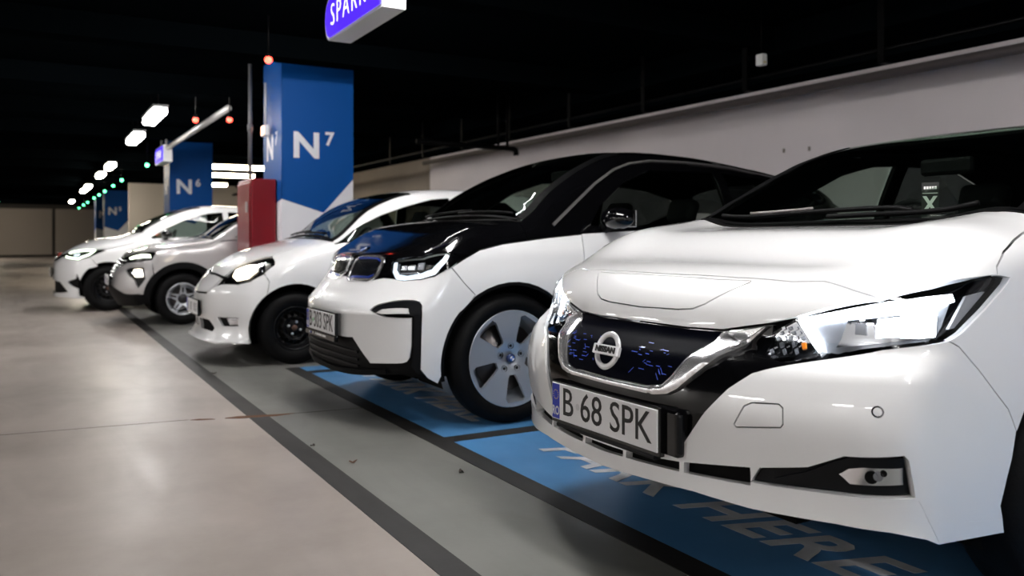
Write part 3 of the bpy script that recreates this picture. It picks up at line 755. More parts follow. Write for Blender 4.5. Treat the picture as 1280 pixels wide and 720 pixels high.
for k, (x, y, r, lab) in enumerate(((1.24, 3.60, .022, 'pale curled dry leaf on the grey strip, nearer the black line'), (1.59, 3.22, .020, 'small dark dry leaf on the grey strip in front of the nearest car'),
                    (1.165, 6.47, .022, 'dark dry leaf scrap lying on the far stretch of the black line'), (1.17, 3.43 + .55, .018, 'dark twig-like leaf scrap on the right edge of the black line'))):
    a0 = k * 1.3; pts = [(r * (.55 + .45 * abs(math.cos(t * 1.5))) * math.cos(t), .6 * r * (.6 + .4 * abs(math.sin(t * 2.2))) * math.sin(t), .004 + .005 * math.cos(2 * t)) for t in [2 * math.pi * q / 12 for q in range(12)]]
    vs = [(p[0], p[1], p[2]) for p in pts] + [(p[0], p[1], p[2] + .0015) for p in pts] + [(0, 0, .002), (0, 0, .0035)]
    fs = [((q + 1) % 12, q, 24) for q in range(12)] + [(q + 12, (q + 1) % 12 + 12, 25) for q in range(12)] + [(q, (q + 1) % 12, (q + 1) % 12 + 12, q + 12) for q in range(12)]
    lf = obj('dry_leaf', vs, fs, LEAFM if k in (0,) else mat('dry_leaf_dark', (.03, .02, .016), .8)); lf.location = (x, y, .0028); lf.rotation_euler = (0, 0, a0); tag(lf, lab, 'leaf', None)
# ---------------------------------------------------------------- what all five cars share
def arc(cx, cz, r, a0, a1, n=16):
    """points (x, z) of a wheel arch, angles in degrees from the front (180) over the top (90) to the rear (0)"""
    return [(cx + r * math.cos(t), cz + r * math.sin(t)) for t in np.radians(np.linspace(a0, a1, n))]

def common(key, label, paint, roofm, D):
    """skin panels, glazing, cabin and wheels; the nose is dressed by each car's own builder"""
    b = BODY[key]; root = empty('car', (ORIG[key][0], ORIG[key][1], 0)); tag(root, label, 'car', 'electric cars parked in a row')
    c = Car(b, root); xf, xr, R, ra, wz0 = D['wheel']; L = b.L; sill = D.get('sill', .22)
    belt = D['belt']; bz = lambda x: float(np.interp(x, [p[0] for p in belt], [p[1] for p in belt]))
    xc, xcs = D['cowl']; xrf, xrr = D['roof']; x1, x2, x3 = D['doors']
    low = D.get('low', paint); frame = D.get('frame', roofm)
    # ridge lines of the windshield and roof edges
    K = D.get('K', .93)
    wsx = np.linspace(xcs, xrf, 8); edge = [c.ridge(x, K) for x in wsx]
    redge = [c.ridge(x, K) for x in np.linspace(xrf, xrr, 8)]
    yc = -edge[0][1]
    cowl = [(xc + (xcs - xc) * (abs(y) / yc) ** 2.2, -y, 1.05) for y in np.linspace(0, yc, 9)]
    cowl = [tuple(q) for q in BODY[key].snap(np.array([(x, y, float(b.zt(x) - b.cr(x) * (y / .7) ** 2)) for x, y, z in cowl]))]
    cowl[-1] = edge[0]
    s = lambda half: sym(half)
    bow = D.get('bow', -.05)
    head = [(xrf + bow * (1 - (y / edge[-1][1]) ** 2), -y, 1.5) for y in np.linspace(0, -edge[-1][1], 7)]
    head = [tuple(q) for q in b.snap(np.array([(x, y, float(b.zt(x))) for x, y, z in head]))]; head[-1] = edge[-1]
    ws = cowl + edge[1:] + head[::-1][1:]
    c.patch('windshield', D.get('wglass', TINT), sym_loop(ws), par=BARREL, res=.05, thick=.006)
    # black printed band round the windshield
    inner = [(x + (.05 if i < 9 else 0), y * .93, z) for i, (x, y, z) in enumerate(cowl)]
    c.ribbon('wiper_cowl', BLACK, cowl + mirr(cowl)[::-1][1:], .03, par=BARREL, off=.003, thick=.01)
    band = [c.ridge(x, K * .955) for x in np.linspace(xcs + .02, xrf - .03, 8)]
    c.ribbon('windshield_band', BLACK, band, .055, par=BARREL, off=.002, thick=.004, both=True)
    # roof
    hd = head; tl = [(xrr, 0, 0)] + [(xrr, redge[-1][1] * q, 0) for q in (.33, .66)]
    tl = [tuple(q) for q in b.snap(np.array([(x, y, float(b.zt(x))) for x, y, z in tl]))]
    c.patch('roof', roofm, sym_loop(hd + redge + tl[::-1]), par=BARREL, res=.06, thick=.005)
    c.patch('headliner', BLACK, sym_loop(hd + redge + tl[::-1]), par=BARREL, res=.08, off=-.007, thick=.012, gap=.003)
    # flank above the belt: pillars and rails round the windows
    dlo = D['dlo']
    holes = [c.side(h) for h in dlo]
    base = c.side([(x, z) for x, z in belt])
    xe = belt[-1][0]
    fl_ = edge + redge[1:] + [c.side([(xe, bz(xe) + .12)])[0]] + base[::-1]
    c.patch('window_frame', frame, fl_, holes=holes, par=BARREL, res=.05, thick=.007, both=True, gap=.001)
    c.patch('pillar_trim', BLACK, fl_, holes=holes, par=BARREL, res=.07, off=-.009, thick=.02, both=True, gap=.002)
    for i, h in enumerate(holes):
        c.patch('side_window', (D.get('rglass', PRIV) if i else D.get('fglass', TINT)), h, par=BARREL, res=.06, off=-.006, thick=.005, both=True)
    # doors, rear quarter, rear end
    door1 = c.side([(x1, sill), (x1 - .03, .5)] + [(x1 + D.get('dlean', .0), bz(x1 + D.get('dlean', 0)))] + [(x, bz(x)) for x in np.linspace(x1 + .15, x2, 4)] + [(x2, .5), (x2, sill)])
    c.patch('door', low, door1, par=BARREL, res=.06, both=True)
    ar2 = arc(xr, wz0, ra, 180, 60, 9)
    if x3 > x2:
        d2 = c.side([(x2, sill), (x2, .5), (x2, bz(x2)), (x3, bz(x3)), (x3, .75)] + [p for p in arc(xr, wz0, ra, 130, 180, 6) if p[0] < x3] + [(xr - ra - .0, sill)])
        c.patch('door', low, d2, par=BARREL, res=.06, both=True)
    qx = x3 if x3 > x2 else x2
    q = [(qx, bz(qx)), (qx, .78)] + [p for p in arc(xr, wz0, ra, 125, 0, 12) if p[0] > qx - .05] + [(xr + ra, .3), (L - .45, .3), (L - .35, .6), (L - .30, bz(xe)), (xe, bz(xe))]
    c.patch('rear_quarter', low, c.side(q), par=BARREL, res=.07, both=True)
    TL = Tail(L - 1.0)
    rb = [(L, 0, .30), (L - .1, -.5, .30), (L - .45, -.8, .3), (L - .35, -.82, .6), (L - .3, -.8, bz(xe)), (L - .2, -.5, bz(xe) + .02), (L - .1, 0, bz(xe) + .02)]
    c.patch('rear_bumper', low, sym_loop(rb), par=TL, res=.09)
    tg = [(L - .1, 0, bz(xe) + .02), (L - .2, -.5, bz(xe) + .02), (xe, -.72, bz(xe) + .05), (xrr, redge[-1][1], redge[-1][2]), (xrr, 0, redge[-1][2] + .03)]
    c.patch('tailgate', PRIV, sym_loop(tg), par=BARREL, res=.09, thick=.02)
    # inner shell behind the nose panels, floor pan, wheel wells
    for sg in (1, -1):
        for x in (xf, xr):
            vs, fs = [], []
            A = np.radians(np.linspace(-20, 200, 22)); n = len(A)
            yo, yi = .80 * sg, .48 * sg
            for a in A:
                vs += [(x + (ra + .012) * math.cos(a), yo, wz0 + (ra + .012) * math.sin(a)), (x + (ra + .012) * math.cos(a), yi, wz0 + (ra + .012) * math.sin(a)), (x, yi, wz0)]
            for k in range(n - 1): fs += [(3 * k, 3 * k + 1, 3 * k + 4, 3 * k + 3), (3 * k + 1, 3 * k + 2, 3 * k + 4)]
            obj('wheel_well', vs, fs, DARK, root)
    bm = bmesh.new()
    add_box(bm, (.35, -.47, .22), (L - .4, .47, .34)); add_box(bm, (xf + ra + .03, -.74, .2), (xr - ra - .03, .74, .30)); add_box(bm, (xf + ra + .03, -.72, .3), (xf + ra + .09, .72, min(.92, bz(x1) - .02)))
    add_box(bm, (.34, -.46, .3), (xf + ra, .46, .60)); add_box(bm, (xr - ra, -.47, .3), (L - .5, .47, .72))
    bmobj('floor_pan', bm, DARK, root)
    for sg in (-1, 1):
        for x in (xf, xr): wheel(root, x, D['track'] * sg, sg, R, D['tyre'], D['rim'], D['style'])
    # cabin
    xd = xf + ra + .12
    zb = bz(x1 + .2)
    bm = bmesh.new(); add_box(bm, (xd - .05, -.66, zb - .28), (xd + .28, .66, zb - .02), .05); add_box(bm, (xd + .10, .18, zb - .05), (xd + .30, .56, zb + .035), .03)
    bmobj('dashboard', bm, DASH, root, True)
    sw = bmesh.new(); cx, cy, cz = xd + .48, .36, zb - .03; pts = [(cx + .18 * math.cos(t) * .42, cy + .185 * math.sin(t), cz + .17 * math.cos(t)) for t in np.linspace(0, 2 * math.pi, 25)]
    add_tube(sw, pts, .014, 8, False); add_tube(sw, [(cx, cy - .17, cz), (cx + .01, cy, cz - .02), (cx, cy + .17, cz)], .016); add_tube(sw, [(cx, cy, cz), (cx - .25, cy, cz - .12)], .03)
    bmobj('steering_wheel', sw, DASH, root, True)
    for sy in (-.36, .36):
        for k, xs in enumerate((xd + .95, xd + 1.78)):
            if k and D.get('short'): xs -= .1
            st = empty('seat', (xs, sy, 0), parent=root); lean = Matrix.Rotation(math.radians(18), 3, 'Y')
            box('seat_cushion', (-.48, -.24, .40), (.06, .24, .56), SEAT, st, .05, smooth=True)
            box('backrest', (-.04, -.24, .5), (.09, .24, 1.08 if not k else 1.02), SEAT, st, .05, lean, True, (.02, 0, .52))
            box('headrest', (.10, -.12, 1.10), (.20, .12, 1.27), SEAT, st, .04, lean, True, (.15, 0, 1.18)) if not k or not D.get('short') else None
    zr_ = float(b.zt(xrf)) - .10
    box('rear_view_mirror', (xrf - .12, -.11, zr_ - .08), (xrf - .08, .11, zr_ - .01), BLACK, root, .015)
    # door mirrors
    mx, mz = D['mirror']
    for sg in (-1, 1):
        p = c.side([(mx, mz)], sg)[0]; m_ = empty('door_mirror', (p[0], p[1], p[2]), parent=root)
        bm = bmesh.new(); bmesh.ops.create_uvsphere(bm, u_segments=20, v_segments=12, radius=1)
        for v in bm.verts:
            x, y, z = v.co; f = 1 if x < 0 else .55
            v.co = Vector((x * .085 * f, sg * (.135 + y * sg * .135), .035 + z * (.068 if z > 0 else .058)))
        bmobj('mirror_cap', bm, D.get('mcap', paint), m_, True)
        bm = bmesh.new(); add_tube(bm, [(0, 0, -.02), (.0, sg * .06, -.005), (0, sg * .16, .0)], [.03, .024, .03]); bmobj('mirror_arm', bm, BLACK, m_, True)
        box('mirror_glass', (.046, min(sg * .03, sg * .235), -.01), (.052, max(sg * .03, sg * .235), .085), CHROME, m_, .002)
    return c, cowl, edge, bz

def sym_loop(half):
    """half outline from the middle round to the middle (y <= 0) closed with its mirror"""
    h = [tuple(p) for p in half]
    m = [(x, -y, z) for x, y, z in h if abs(y) > 1e-4][::-1]
    h = [p for p in h]
    return h + m

def plate_text(p, w_, h, chars, dot=None, sx=.62, size=.112, bold=.0004):
    if chars: text('plate_lettering', chars, size, INK, p, (-.0008, -.018, 0), FACE_X, sx, bold, .0004, spacing=1.0)
    else:                                       # too far away to read: blurred strokes
        for k, y in enumerate(np.linspace(.17, -.21, 8)):
            if k not in (1, 4): box('plate_stroke', (-.0008, y - .014, -.036), (.001, y + .014, .036), mat('stroke_grey', (.25, .25, .27), .5), p)
    text('country_code', 'RO', .040, PLATE, p, (-.0012, w_ / 2 - .024, -h * .27), FACE_X, .72, .0008, .0003)
    for k in range(12):
        t = 2 * math.pi * k / 12; y, z = w_ / 2 - .024 + .0145 * math.cos(t), h * .18 + .0145 * math.sin(t)
        obj('band_star', [(-.0009, y + .0022 * math.cos(q), z + .0022 * math.sin(q)) for q in np.linspace(0, 2 * math.pi, 6)[:-1]], [(0, 1, 2, 3, 4)], YEL, p)
    if dot:
        yy, mt_ = dot
        obj('seal_mark', [(-.0009, yy + .011 * math.cos(q), .011 * math.sin(q)) for q in np.linspace(0, 2 * math.pi, 13)[:-1]], [tuple(range(12))], mt_, p)
# inner shapes of the lit headlight, as points on the lamp's skin (car coordinates)
LEAF_LAMP = {'bowl': [(0.26, -0.553, 0.79), (0.337, -0.691, 0.834), (0.502, -0.825, 0.87), (0.499, -0.836, 0.85), (0.463, -0.841, 0.786), (0.441, -0.837, 0.761), (0.417, -0.828, 0.752), (0.339, -0.757, 0.74), (0.303, -0.69, 0.729), (0.268, -0.622, 0.719)], 'crystal': [(0.193, -0.474, 0.698), (0.231, -0.48, 0.736), (0.242, -0.506, 0.76), (0.256, -0.543, 0.785), (0.263, -0.604, 0.721), (0.235, -0.556, 0.71), (0.198, -0.482, 0.699)], 'drl': [(0.26, -0.551, 0.793), (0.295, -0.625, 0.816), (0.338, -0.69, 0.836), (0.409, -0.771, 0.857), (0.501, -0.826, 0.868), (0.499, -0.836, 0.849), (0.395, -0.781, 0.839), (0.332, -0.708, 0.818), (0.291, -0.635, 0.795), (0.264, -0.57, 0.779)], 'leg': [(0.26, -0.551, 0.788), (0.264, -0.57, 0.779), (0.268, -0.583, 0.772), (0.273, -0.622, 0.725), (0.265, -0.612, 0.72), (0.265, -0.594, 0.731), (0.26, -0.561, 0.773)], 'frame': [(0.293, -0.656, 0.748), (0.305, -0.667, 0.799), (0.348, -0.744, 0.815), (0.449, -0.828, 0.827), (0.432, -0.834, 0.761), (0.373, -0.796, 0.755), (0.319, -0.718, 0.74), (0.285, -0.647, 0.73)], 'proj1': [(0.303, -0.679, 0.753), (0.308, -0.677, 0.795), (0.332, -0.722, 0.804), (0.328, -0.732, 0.757)], 'eye': [(0.309, -0.689, 0.762), (0.312, -0.688, 0.788), (0.322, -0.709, 0.793), (0.32, -0.714, 0.761)], 'dip': [(0.329, -0.734, 0.757), (0.336, -0.732, 0.804), (0.366, -0.773, 0.813), (0.359, -0.781, 0.763)], 'beam': [(0.36, -0.782, 0.76), (0.374, -0.773, 0.823), (0.408, -0.804, 0.827), (0.441, -0.826, 0.824), (0.429, -0.832, 0.763), (0.389, -0.81, 0.759)], 'side': [(0.466, -0.842, 0.78), (0.539, -0.841, 0.86), (0.608, -0.847, 0.867), (0.485, -0.845, 0.782)], 'amber': [(0.255, -0.563, 0.733), (0.259, -0.573, 0.735), (0.257, -0.579, 0.725), (0.253, -0.57, 0.723)], 'facets': [[(0.243, -0.507, 0.767), (0.246, -0.516, 0.77), (0.246, -0.519, 0.763), (0.243, -0.512, 0.759)], [(0.248, -0.524, 0.768), (0.251, -0.532, 0.772), (0.251, -0.535, 0.764), (0.248, -0.528, 0.76)], [(0.253, -0.54, 0.769), (0.256, -0.548, 0.773), (0.256, -0.551, 0.765), (0.254, -0.544, 0.761)], [(0.24, -0.501, 0.754), (0.243, -0.51, 0.758), (0.242, -0.513, 0.75), (0.24, -0.506, 0.746)], [(0.245, -0.517, 0.755), (0.248, -0.526, 0.759), (0.247, -0.529, 0.751), (0.245, -0.522, 0.747)], [(0.25, -0.533, 0.756), (0.253, -0.542, 0.76), (0.253, -0.545, 0.752), (0.25, -0.538, 0.749)], [(0.255, -0.549, 0.758), (0.258, -0.557, 0.761), (0.258, -0.56, 0.754), (0.255, -0.554, 0.75)], [(0.236, -0.495, 0.741), (0.239, -0.503, 0.745), (0.238, -0.507, 0.737), (0.235, -0.5, 0.733)], [(0.241, -0.511, 0.742), (0.244, -0.52, 0.746), (0.243, -0.523, 0.738), (0.24, -0.516, 0.735)], [(0.246, -0.527, 0.744), (0.249, -0.536, 0.747), (0.249, -0.539, 0.74), (0.246, -0.532, 0.736)], [(0.251, -0.543, 0.745), (0.254, -0.551, 0.749), (0.254, -0.555, 0.741), (0.251, -0.548, 0.737)], [(0.256, -0.559, 0.746), (0.259, -0.567, 0.75), (0.259, -0.57, 0.742), (0.256, -0.563, 0.739)], [(0.231, -0.49, 0.728), (0.234, -0.498, 0.732), (0.232, -0.503, 0.724), (0.228, -0.497, 0.721)], [(0.236, -0.506, 0.729), (0.239, -0.514, 0.733), (0.238, -0.519, 0.726), (0.234, -0.513, 0.722)], [(0.241, -0.522, 0.731), (0.245, -0.53, 0.735), (0.243, -0.534, 0.727), (0.24, -0.528, 0.724)], [(0.246, -0.538, 0.732), (0.25, -0.546, 0.736), (0.249, -0.55, 0.728), (0.245, -0.544, 0.725)], [(0.252, -0.553, 0.734), (0.255, -0.561, 0.737), (0.255, -0.565, 0.73), (0.251, -0.559, 0.726)], [(0.221, -0.489, 0.716), (0.227, -0.495, 0.72), (0.222, -0.503, 0.713), (0.216, -0.498, 0.709)], [(0.227, -0.504, 0.717), (0.232, -0.511, 0.721), (0.228, -0.518, 0.714), (0.222, -0.514, 0.711)], [(0.233, -0.52, 0.719), (0.238, -0.526, 0.722), (0.234, -0.534, 0.715), (0.229, -0.529, 0.712)], [(0.239, -0.535, 0.72), (0.244, -0.542, 0.724), (0.24, -0.548, 0.717), (0.235, -0.544, 0.713)], [(0.245, -0.55, 0.721), (0.25, -0.557, 0.725), (0.246, -0.563, 0.718), (0.241, -0.558, 0.715)]]}
# ---------------------------------------------------------------- nearest car: white hatchback with the V of chrome
STICKER = (1.178, -0.263, 1.121)
def build_leaf():
    D = dict(wheel=(1.02, 3.72, .325, .365, .325), tyre=.205, rim=.215, style='steel', track=.875, sill=.2,
             belt=[(1.12, 1.045), (1.35, 1.035), (2.0, 1.02), (3.0, 1.04), (3.75, 1.08)], cowl=(.92, 1.06), K=.875, roof=(1.85, 3.75), bow=.21, doors=(1.36, 2.38, 3.2),
             dlo=[[(1.46, 1.06), (1.62, 1.14), (1.95, 1.31), (2.15, 1.365), (2.32, 1.375), (2.34, 1.05)], [(2.44, 1.05), (2.42, 1.375), (2.85, 1.36), (3.2, 1.27), (3.3, 1.18), (3.1, 1.07)]],
             mirror=(1.50, 1.04), frame=WHITE)
    c, cowl, edge, bz = common('leaf', 'white hatchback nearest the viewer, headlight burning, plate B 68 SPK', WHITE, WHITE, D)
    root = c.root
    top = [(.179, 0, .742), (.186, -.219, .742), (.202, -.340, .746), (.237, -.482, .774), (.260, -.549, .794), (.343, -.686, .843), (.366, -.719, .850)]
    shut = [(.280, 0, .888), (.283, -.12, .889), (.296, -.30, .887), (.310, -.39, .886), (.322, -.479, .883), (.353, -.562, .887), (.356, -.648, .868), (.366, -.719, .850)]
    # nose panel with the charging lid let into it
    lid = [(.186, 0, .787), (.194, -.17, .791), (.200, -.225, .797), (.212, -.262, .812), (.290, -.362, .872), (.292, -.36, .881), (.276, -.25, .880), (.270, 0, .8815)]
    lidl = sym_loop(lid)
    c.patch('nose_panel', WHITE, sym_loop(shut + top[::-1][1:]), holes=[lidl], res=.03, thick=.012, gap=.0026)
    c.patch('charging_lid', WHITE, lidl, res=.03, off=.0005)
    # hood
    side = [(.474, -.790, .883), (.560, -.825, .896), (.650, -.846, .906), (.654, -.841, .928), (.702, -.832, .965), (.780, -.812, .992), (.868, -.790, 1.015), (1.0, -.775, 1.045), (1.07, -.76, 1.06)]
    hood = shut + side + [edge[0]] + cowl[::-1][1:]
    c.patch('hood', WHITE, sym_loop(hood), par=BARREL, res=.035, thick=.015, gap=.0026)
    # fenders
    arch = arc(1.02, .325, .378, 150, 20, 14)
    fen = [(.697, -.850, .900), (.684, -.850, .887), (.594, -.849, .827), (.502, -.847, .773), (.453, -.841, .753), (.487, -.848, .737), (.556, -.855, .676), (.621, -.862, .611), (.661, -.867, .572), (.690, -.870, .515)]
    fen += c.side(arch) + c.side([(1.36, .25), (1.345, .5), (1.36, 1.032)]) + [edge[0]] + side[::-1][:-2]
    c.patch('fender', WHITE, fen, res=.04, both=True, thick=.02)
    # bumper: one skin from arch to arch with the slots, lamp pockets and tow cover cut out
    up = [(.050, 0, .405), (.050, -.20, .405), (.062, -.285, .412), (.073, -.331, .449), (.087, -.394, .540), (.118, -.450, .609), (.151, -.502, .654), (.206, -.585, .683), (.319, -.731, .723), (.453, -.841, .754),
          (.487, -.848, .737), (.556, -.855, .676), (.621, -.862, .611), (.661, -.867, .572), (.690, -.870, .515)]
    ar = [(.672, -.869, .45), (.653, -.868, .401), (.633, -.864, .335), (.644, -.862, .305), (.655, -.86, .262)]
    bot = [(.412, -.845, .270), (.371, -.840, .288), (.30, -.79, .305), (.219, -.710, .312), (.126, -.527, .312), (.076, -.366, .322), (.044, -.167, .318), (.036, 0, .312)]
    slots = []
    zt = lambda y: float(np.interp(abs(y), [0, .08, .30, .536], [.376, .376, .389, .418])); zb = lambda y: float(np.interp(abs(y), [0, .054, .285, .515], [.363, .366, .372, .379]))
    fx = lambda y, z: float(c.b.fz(z) + c.b.pl(z) * (abs(y) / .6) ** 2.4)
    P = lambda y, z: (fx(y, z), y, z)
    for y0, y1 in ((.095, -.095), (-.112, -.315), (-.332, -.520), (.315, .112), (.520, .332)):
        ys = np.linspace(y0, y1, 6); slots.append([P(y, zt(y)) for y in ys] + [P(y, zb(y) - .006) for y in ys[::-1]])
    bez = [(.136, -.545, .420), (.181, -.656, .441), (.200, -.700, .463), (.218, -.732, .480), (.306, -.827, .491), (.316, -.832, .480), (.337, -.834, .392), (.211, -.702, .386), (.128, -.522, .381)]
    tow = [(.109, -.481, .522), (.112, -.492, .545), (.122, -.503, .571), (.130, -.522, .582), (.153, -.588, .588), (.157, -.599, .579), (.154, -.603, .54), (.150, -.598, .531), (.111, -.487, .515)]
    cen = [c.at((.262, -.79, .593)), c.at((.262, .79, .593))]
    def disc(p, G, r, n=12):
        a = np.cross(G, (0, 0, 1)); a /= np.linalg.norm(a); b_ = np.cross(G, a)
        return [tuple(p + a * r * math.cos(t) + b_ * r * math.sin(t)) for t in [2 * math.pi * k / n for k in range(n)]]
    sens = [disc(p, G, .0125) for p, G in cen]
    c.patch('front_bumper', WHITE, sym_loop(up + ar + bot), holes=slots + [bez, mirr(bez), tow] + sens, res=.03, step=.014, thick=.025, gap=.0015)
    c.patch('tow_cover', WHITE, tow, res=.03, step=.012)
    for d_ in sens: c.patch('parking_sensor', WHITE, d_, res=.02, step=.006, thick=.006)
    c.patch('lower_grille', DARK, [P(y, .43) for y in np.linspace(-.53, .53, 16)] + [P(y, .35) for y in np.linspace(.53, -.53, 16)], res=.04, off=-.03, thick=.01)
    # lamp pocket: black shelf, sloping blade and the fog lamp
    c.patch('fog_bezel', SATIN, bez, res=.03, off=-.018, thick=.02, both=True)
    c.ribbon('bezel_blade', SATIN, [(.150, -.575, .392), (.185, -.65, .418), (.215, -.712, .452), (.232, -.745, .469), (.31, -.826, .474)], [.012, .026, .022], off=-.006, thick=.02, both=True)
    fog = [(.213, -.715, .432), (.223, -.737, .450), (.241, -.766, .457), (.312, -.828, .461), (.316, -.826, .417), (.250, -.768, .410), (.229, -.736, .409)]
    fl_ = c.patch('fog_lamp', REFL, fog, res=.02, off=-.012, thick=.01, both=True)
    for o, sg in zip(fl_, (1, -1)):
        for y, z, r, m_ in ((-.775, .434, .018, DARK), (-.796, .436, .014, REFLD), (-.815, .442, .010, DARK)):
            p, G = c.at((.26, y, z)); d_ = disc(p, G, r, 14)
            d_ = d_ if sg == 1 else mirr(d_)
            q = c.patch('fog_reflector', m_, d_, res=.02, step=.01, off=-.009, thick=.005, parent=o)
    c.patch('lip_fin', WHITE, [(.345, -.836, .385), (.375, -.842, .33), (.412, -.846, .272), (.655, -.860, .262), (.644, -.862, .30), (.5, -.86, .315), (.42, -.853, .35)], res=.03, off=.0007, thick=.003, both=True)
    # black V round the grille, chrome arms, dark blue starry grille
    sur = up[3:10] + [(.383, -.807, .736), (.301, -.718, .708), (.237, -.63, .690), (.205, -.545, .690), (.19, -.50, .72), (.235, -.49, .772)] + top[:4][::-1]
    sur = [(.050, 0, .40), (.050, -.20, .40), (.062, -.285, .408)] + sur
    c.patch('grille_surround', GBLACK, sym_loop(sur), res=.035, off=-.008, thick=.02)
    inn = [(.058, 0, .577), (.064, -.18, .580), (.072, -.236, .590), (.085, -.262, .617), (.202, -.342, .742)]
    gp = inn + [(.184, -.219, .739), (.176, 0, .739)]
    c.patch('grille_panel', grille_mat(), sym_loop(gp), res=.03, off=-.002, thick=.012)
    # the blue dashes standing in the grille
    rnd = random.Random(4)
    vs, fs = [], []
    for k in range(85):
        z = rnd.uniform(.60, .73); hw = .235 + (z - .6) * .7; y = rnd.uniform(-hw, hw)
        if abs(y) < .08 and abs(z - .663) < .075: continue
        l = rnd.uniform(.008, .026); a = rnd.choice((0, 0, 0, 0, .9, -.9)); h = .0008
        p, G = c.at((.1, y, z), .0008)
        T = np.array([0, math.cos(a), math.sin(a)]); T -= G * (T @ G); U = np.cross(G, T); i = len(vs)
        vs += [p - T * l / 2 - U * h, p + T * l / 2 - U * h, p + T * l / 2 + U * h, p - T * l / 2 + U * h]
        fs.append((i, i + 1, i + 2, i + 3))
    o = obj('grille_dashes', vs, fs, mat('grille_dash_blue', (.10, .17, .80), .25, coat=.5), root); o['kind'] = 'stuff'
    ch = inn + [(.237, -.478, .768), (.160, -.39, .672), (.079, -.297, .585), (.069, -.262, .565), (.062, -.21, .557), (.054, 0, .557)]
    c.patch('chrome_vee', SCHROME, sym_loop(ch), res=.008, step=.008, off=.002, thick=.02, bulge=(.006, .012))
    c.patch('chrome_wing', SCHROME, [(.19, -.42, .716), (.206, -.365, .738), (.237, -.478, .768), (.18, -.40, .70)], res=.02, off=.012, thick=.02, both=True)
    # emblem: ring, bar and name
    e = empty('emblem', (.056, -.015, .660), parent=root); e.rotation_euler = (0, math.radians(17), 0)
    bm = bmesh.new(); n1, n2 = 40, 8
    g = [[bm.verts.new((-.006 + .007 * math.sin(b_), (.050 + .0095 * math.cos(b_)) * math.cos(a), (.050 + .0095 * math.cos(b_)) * math.sin(a))) for b_ in [2 * math.pi * j / n2 for j in range(n2)]] for a in [2 * math.pi * k / n1 for k in range(n1)]]
    for k in range(n1):
        for j in range(n2): bm.faces.new((g[k][j], g[(k + 1) % n1][j], g[(k + 1) % n1][(j + 1) % n2], g[k][(j + 1) % n2]))
    bmobj('emblem_ring', bm, mat('emblem_silver', (.80, .80, .83), .25, metal=.35, coat=.5), e, True)
    box('emblem_bar', (-.016, -.064, -.0155), (-.004, .064, .0155), mat('emblem_silver'), e, .003)
    text('emblem_name', 'NISSAN', .0245, INK, e, (-.0172, 0, 0), FACE_X, 1.18, .0012, .0009)
    # number plate in its deep black holder
    pl = number_plate(root, .030, -.002, .469, .535, .118, '')
    plate_text(pl, .535, .118, 'B 68 SPK', dot=(.118, mat('seal_grey', (.70, .70, .72), .5)), sx=.96, size=.126)
    box('holder_back', (.018, -.33, -.065), (.075, .29, .065), GBLACK, pl, .01)
    box('holder_lip', (.004, -.25, -.084), (.03, .25, -.071), SATIN, pl, .004)
    box('holder_end', (.02, -.335, -.055), (.04, -.285, .055), SATIN, pl, .008)
    # headlights
    hd = [(.188, -.462, .696), (.229, -.473, .739), (.260, -.549, .793), (.343, -.686, .843), (.474, -.790, .883), (.658, -.847, .907), (.697, -.850, .900), (.684, -.850, .887), (.594, -.849, .827), (.502, -.847, .773), (.453, -.841, .753), (.383, -.807, .739), (.301, -.718, .711), (.237, -.630, .693), (.205, -.543, .693)]
    hs = c.patch('headlight', GBLACK, hd, res=.03, off=-.035, thick=.02, both=True)
    PX = dict(
        lens=[(.190, -.470, .698), (.229, -.478, .736), (.262, -.555, .790), (.343, -.688, .839), (.474, -.790, .877), (.575, -.825, .888), (.512, -.847, .786), (.453, -.838, .757), (.383, -.804, .742), (.301, -.716, .714), (.237, -.630, .697), (.205, -.543, .697)])
    def hp(name, m_, loop, off, thick=.008, res=.02):
        return c.patch(name, m_, loop, res=res, step=.012, off=off, thick=thick, gap=0, both=True, parent=tuple(hs))
    from_px = LEAF_LAMP
    hp('lamp_reflector', REFLD, from_px['bowl'], -.028)
    hp('turn_crystal', REFL, from_px['crystal'], -.020)
    hp('daytime_strip', DRLW, from_px['drl'], -.010)
    hp('daytime_leg', DRLW, from_px['leg'], -.010)
    hp('projector_frame', REFL, from_px['frame'], -.020)
    hp('projector', REFL, from_px['proj1'], -.012)
    hp('projector_eye', REFLD, from_px['eye'], -.006)
    hp('main_beam', BEAM, from_px['beam'], -.012)
    hp('dip_beam', BEAM, from_px['dip'], -.012)
    hp('side_reflector', mat('side_reflector_grey', (.30, .30, .31), .3), from_px['side'], -.010)
    hp('amber_bead', AMBER, from_px['amber'], -.015)
    for k, l in enumerate(from_px['facets']): hp('crystal_facet', REFLD if k % 2 else REFL, l, -.015)
    c.patch('headlight_lens', LENS, hd, res=.03, off=-.001, thick=.004, both=True)
    # wipers lying at the foot of the windshield
    for pts in (((1.03, .52, 0), (1.10, .25, 0), (1.13, -.18, 0), (1.10, -.30, 0)), ((1.02, -.02, 0), (1.06, -.28, 0), (1.08, -.55, 0))):
        q = [tuple(c.at((x, y, float(c.b.zt(x))), .022)[0]) for x, y, z in catmull(pts, 5)]
        tube('wiper', q, .009, BLACK, root)
    q = [tuple(c.at((x, y, float(c.b.zt(x))), .034)[0]) for x, y, z in catmull(((1.075, .40, 0), (1.12, .12, 0)), 5)]
    tube('wiper_blade', q, .006, mat('wiper_grey', (.22, .20, .20), .35), root)
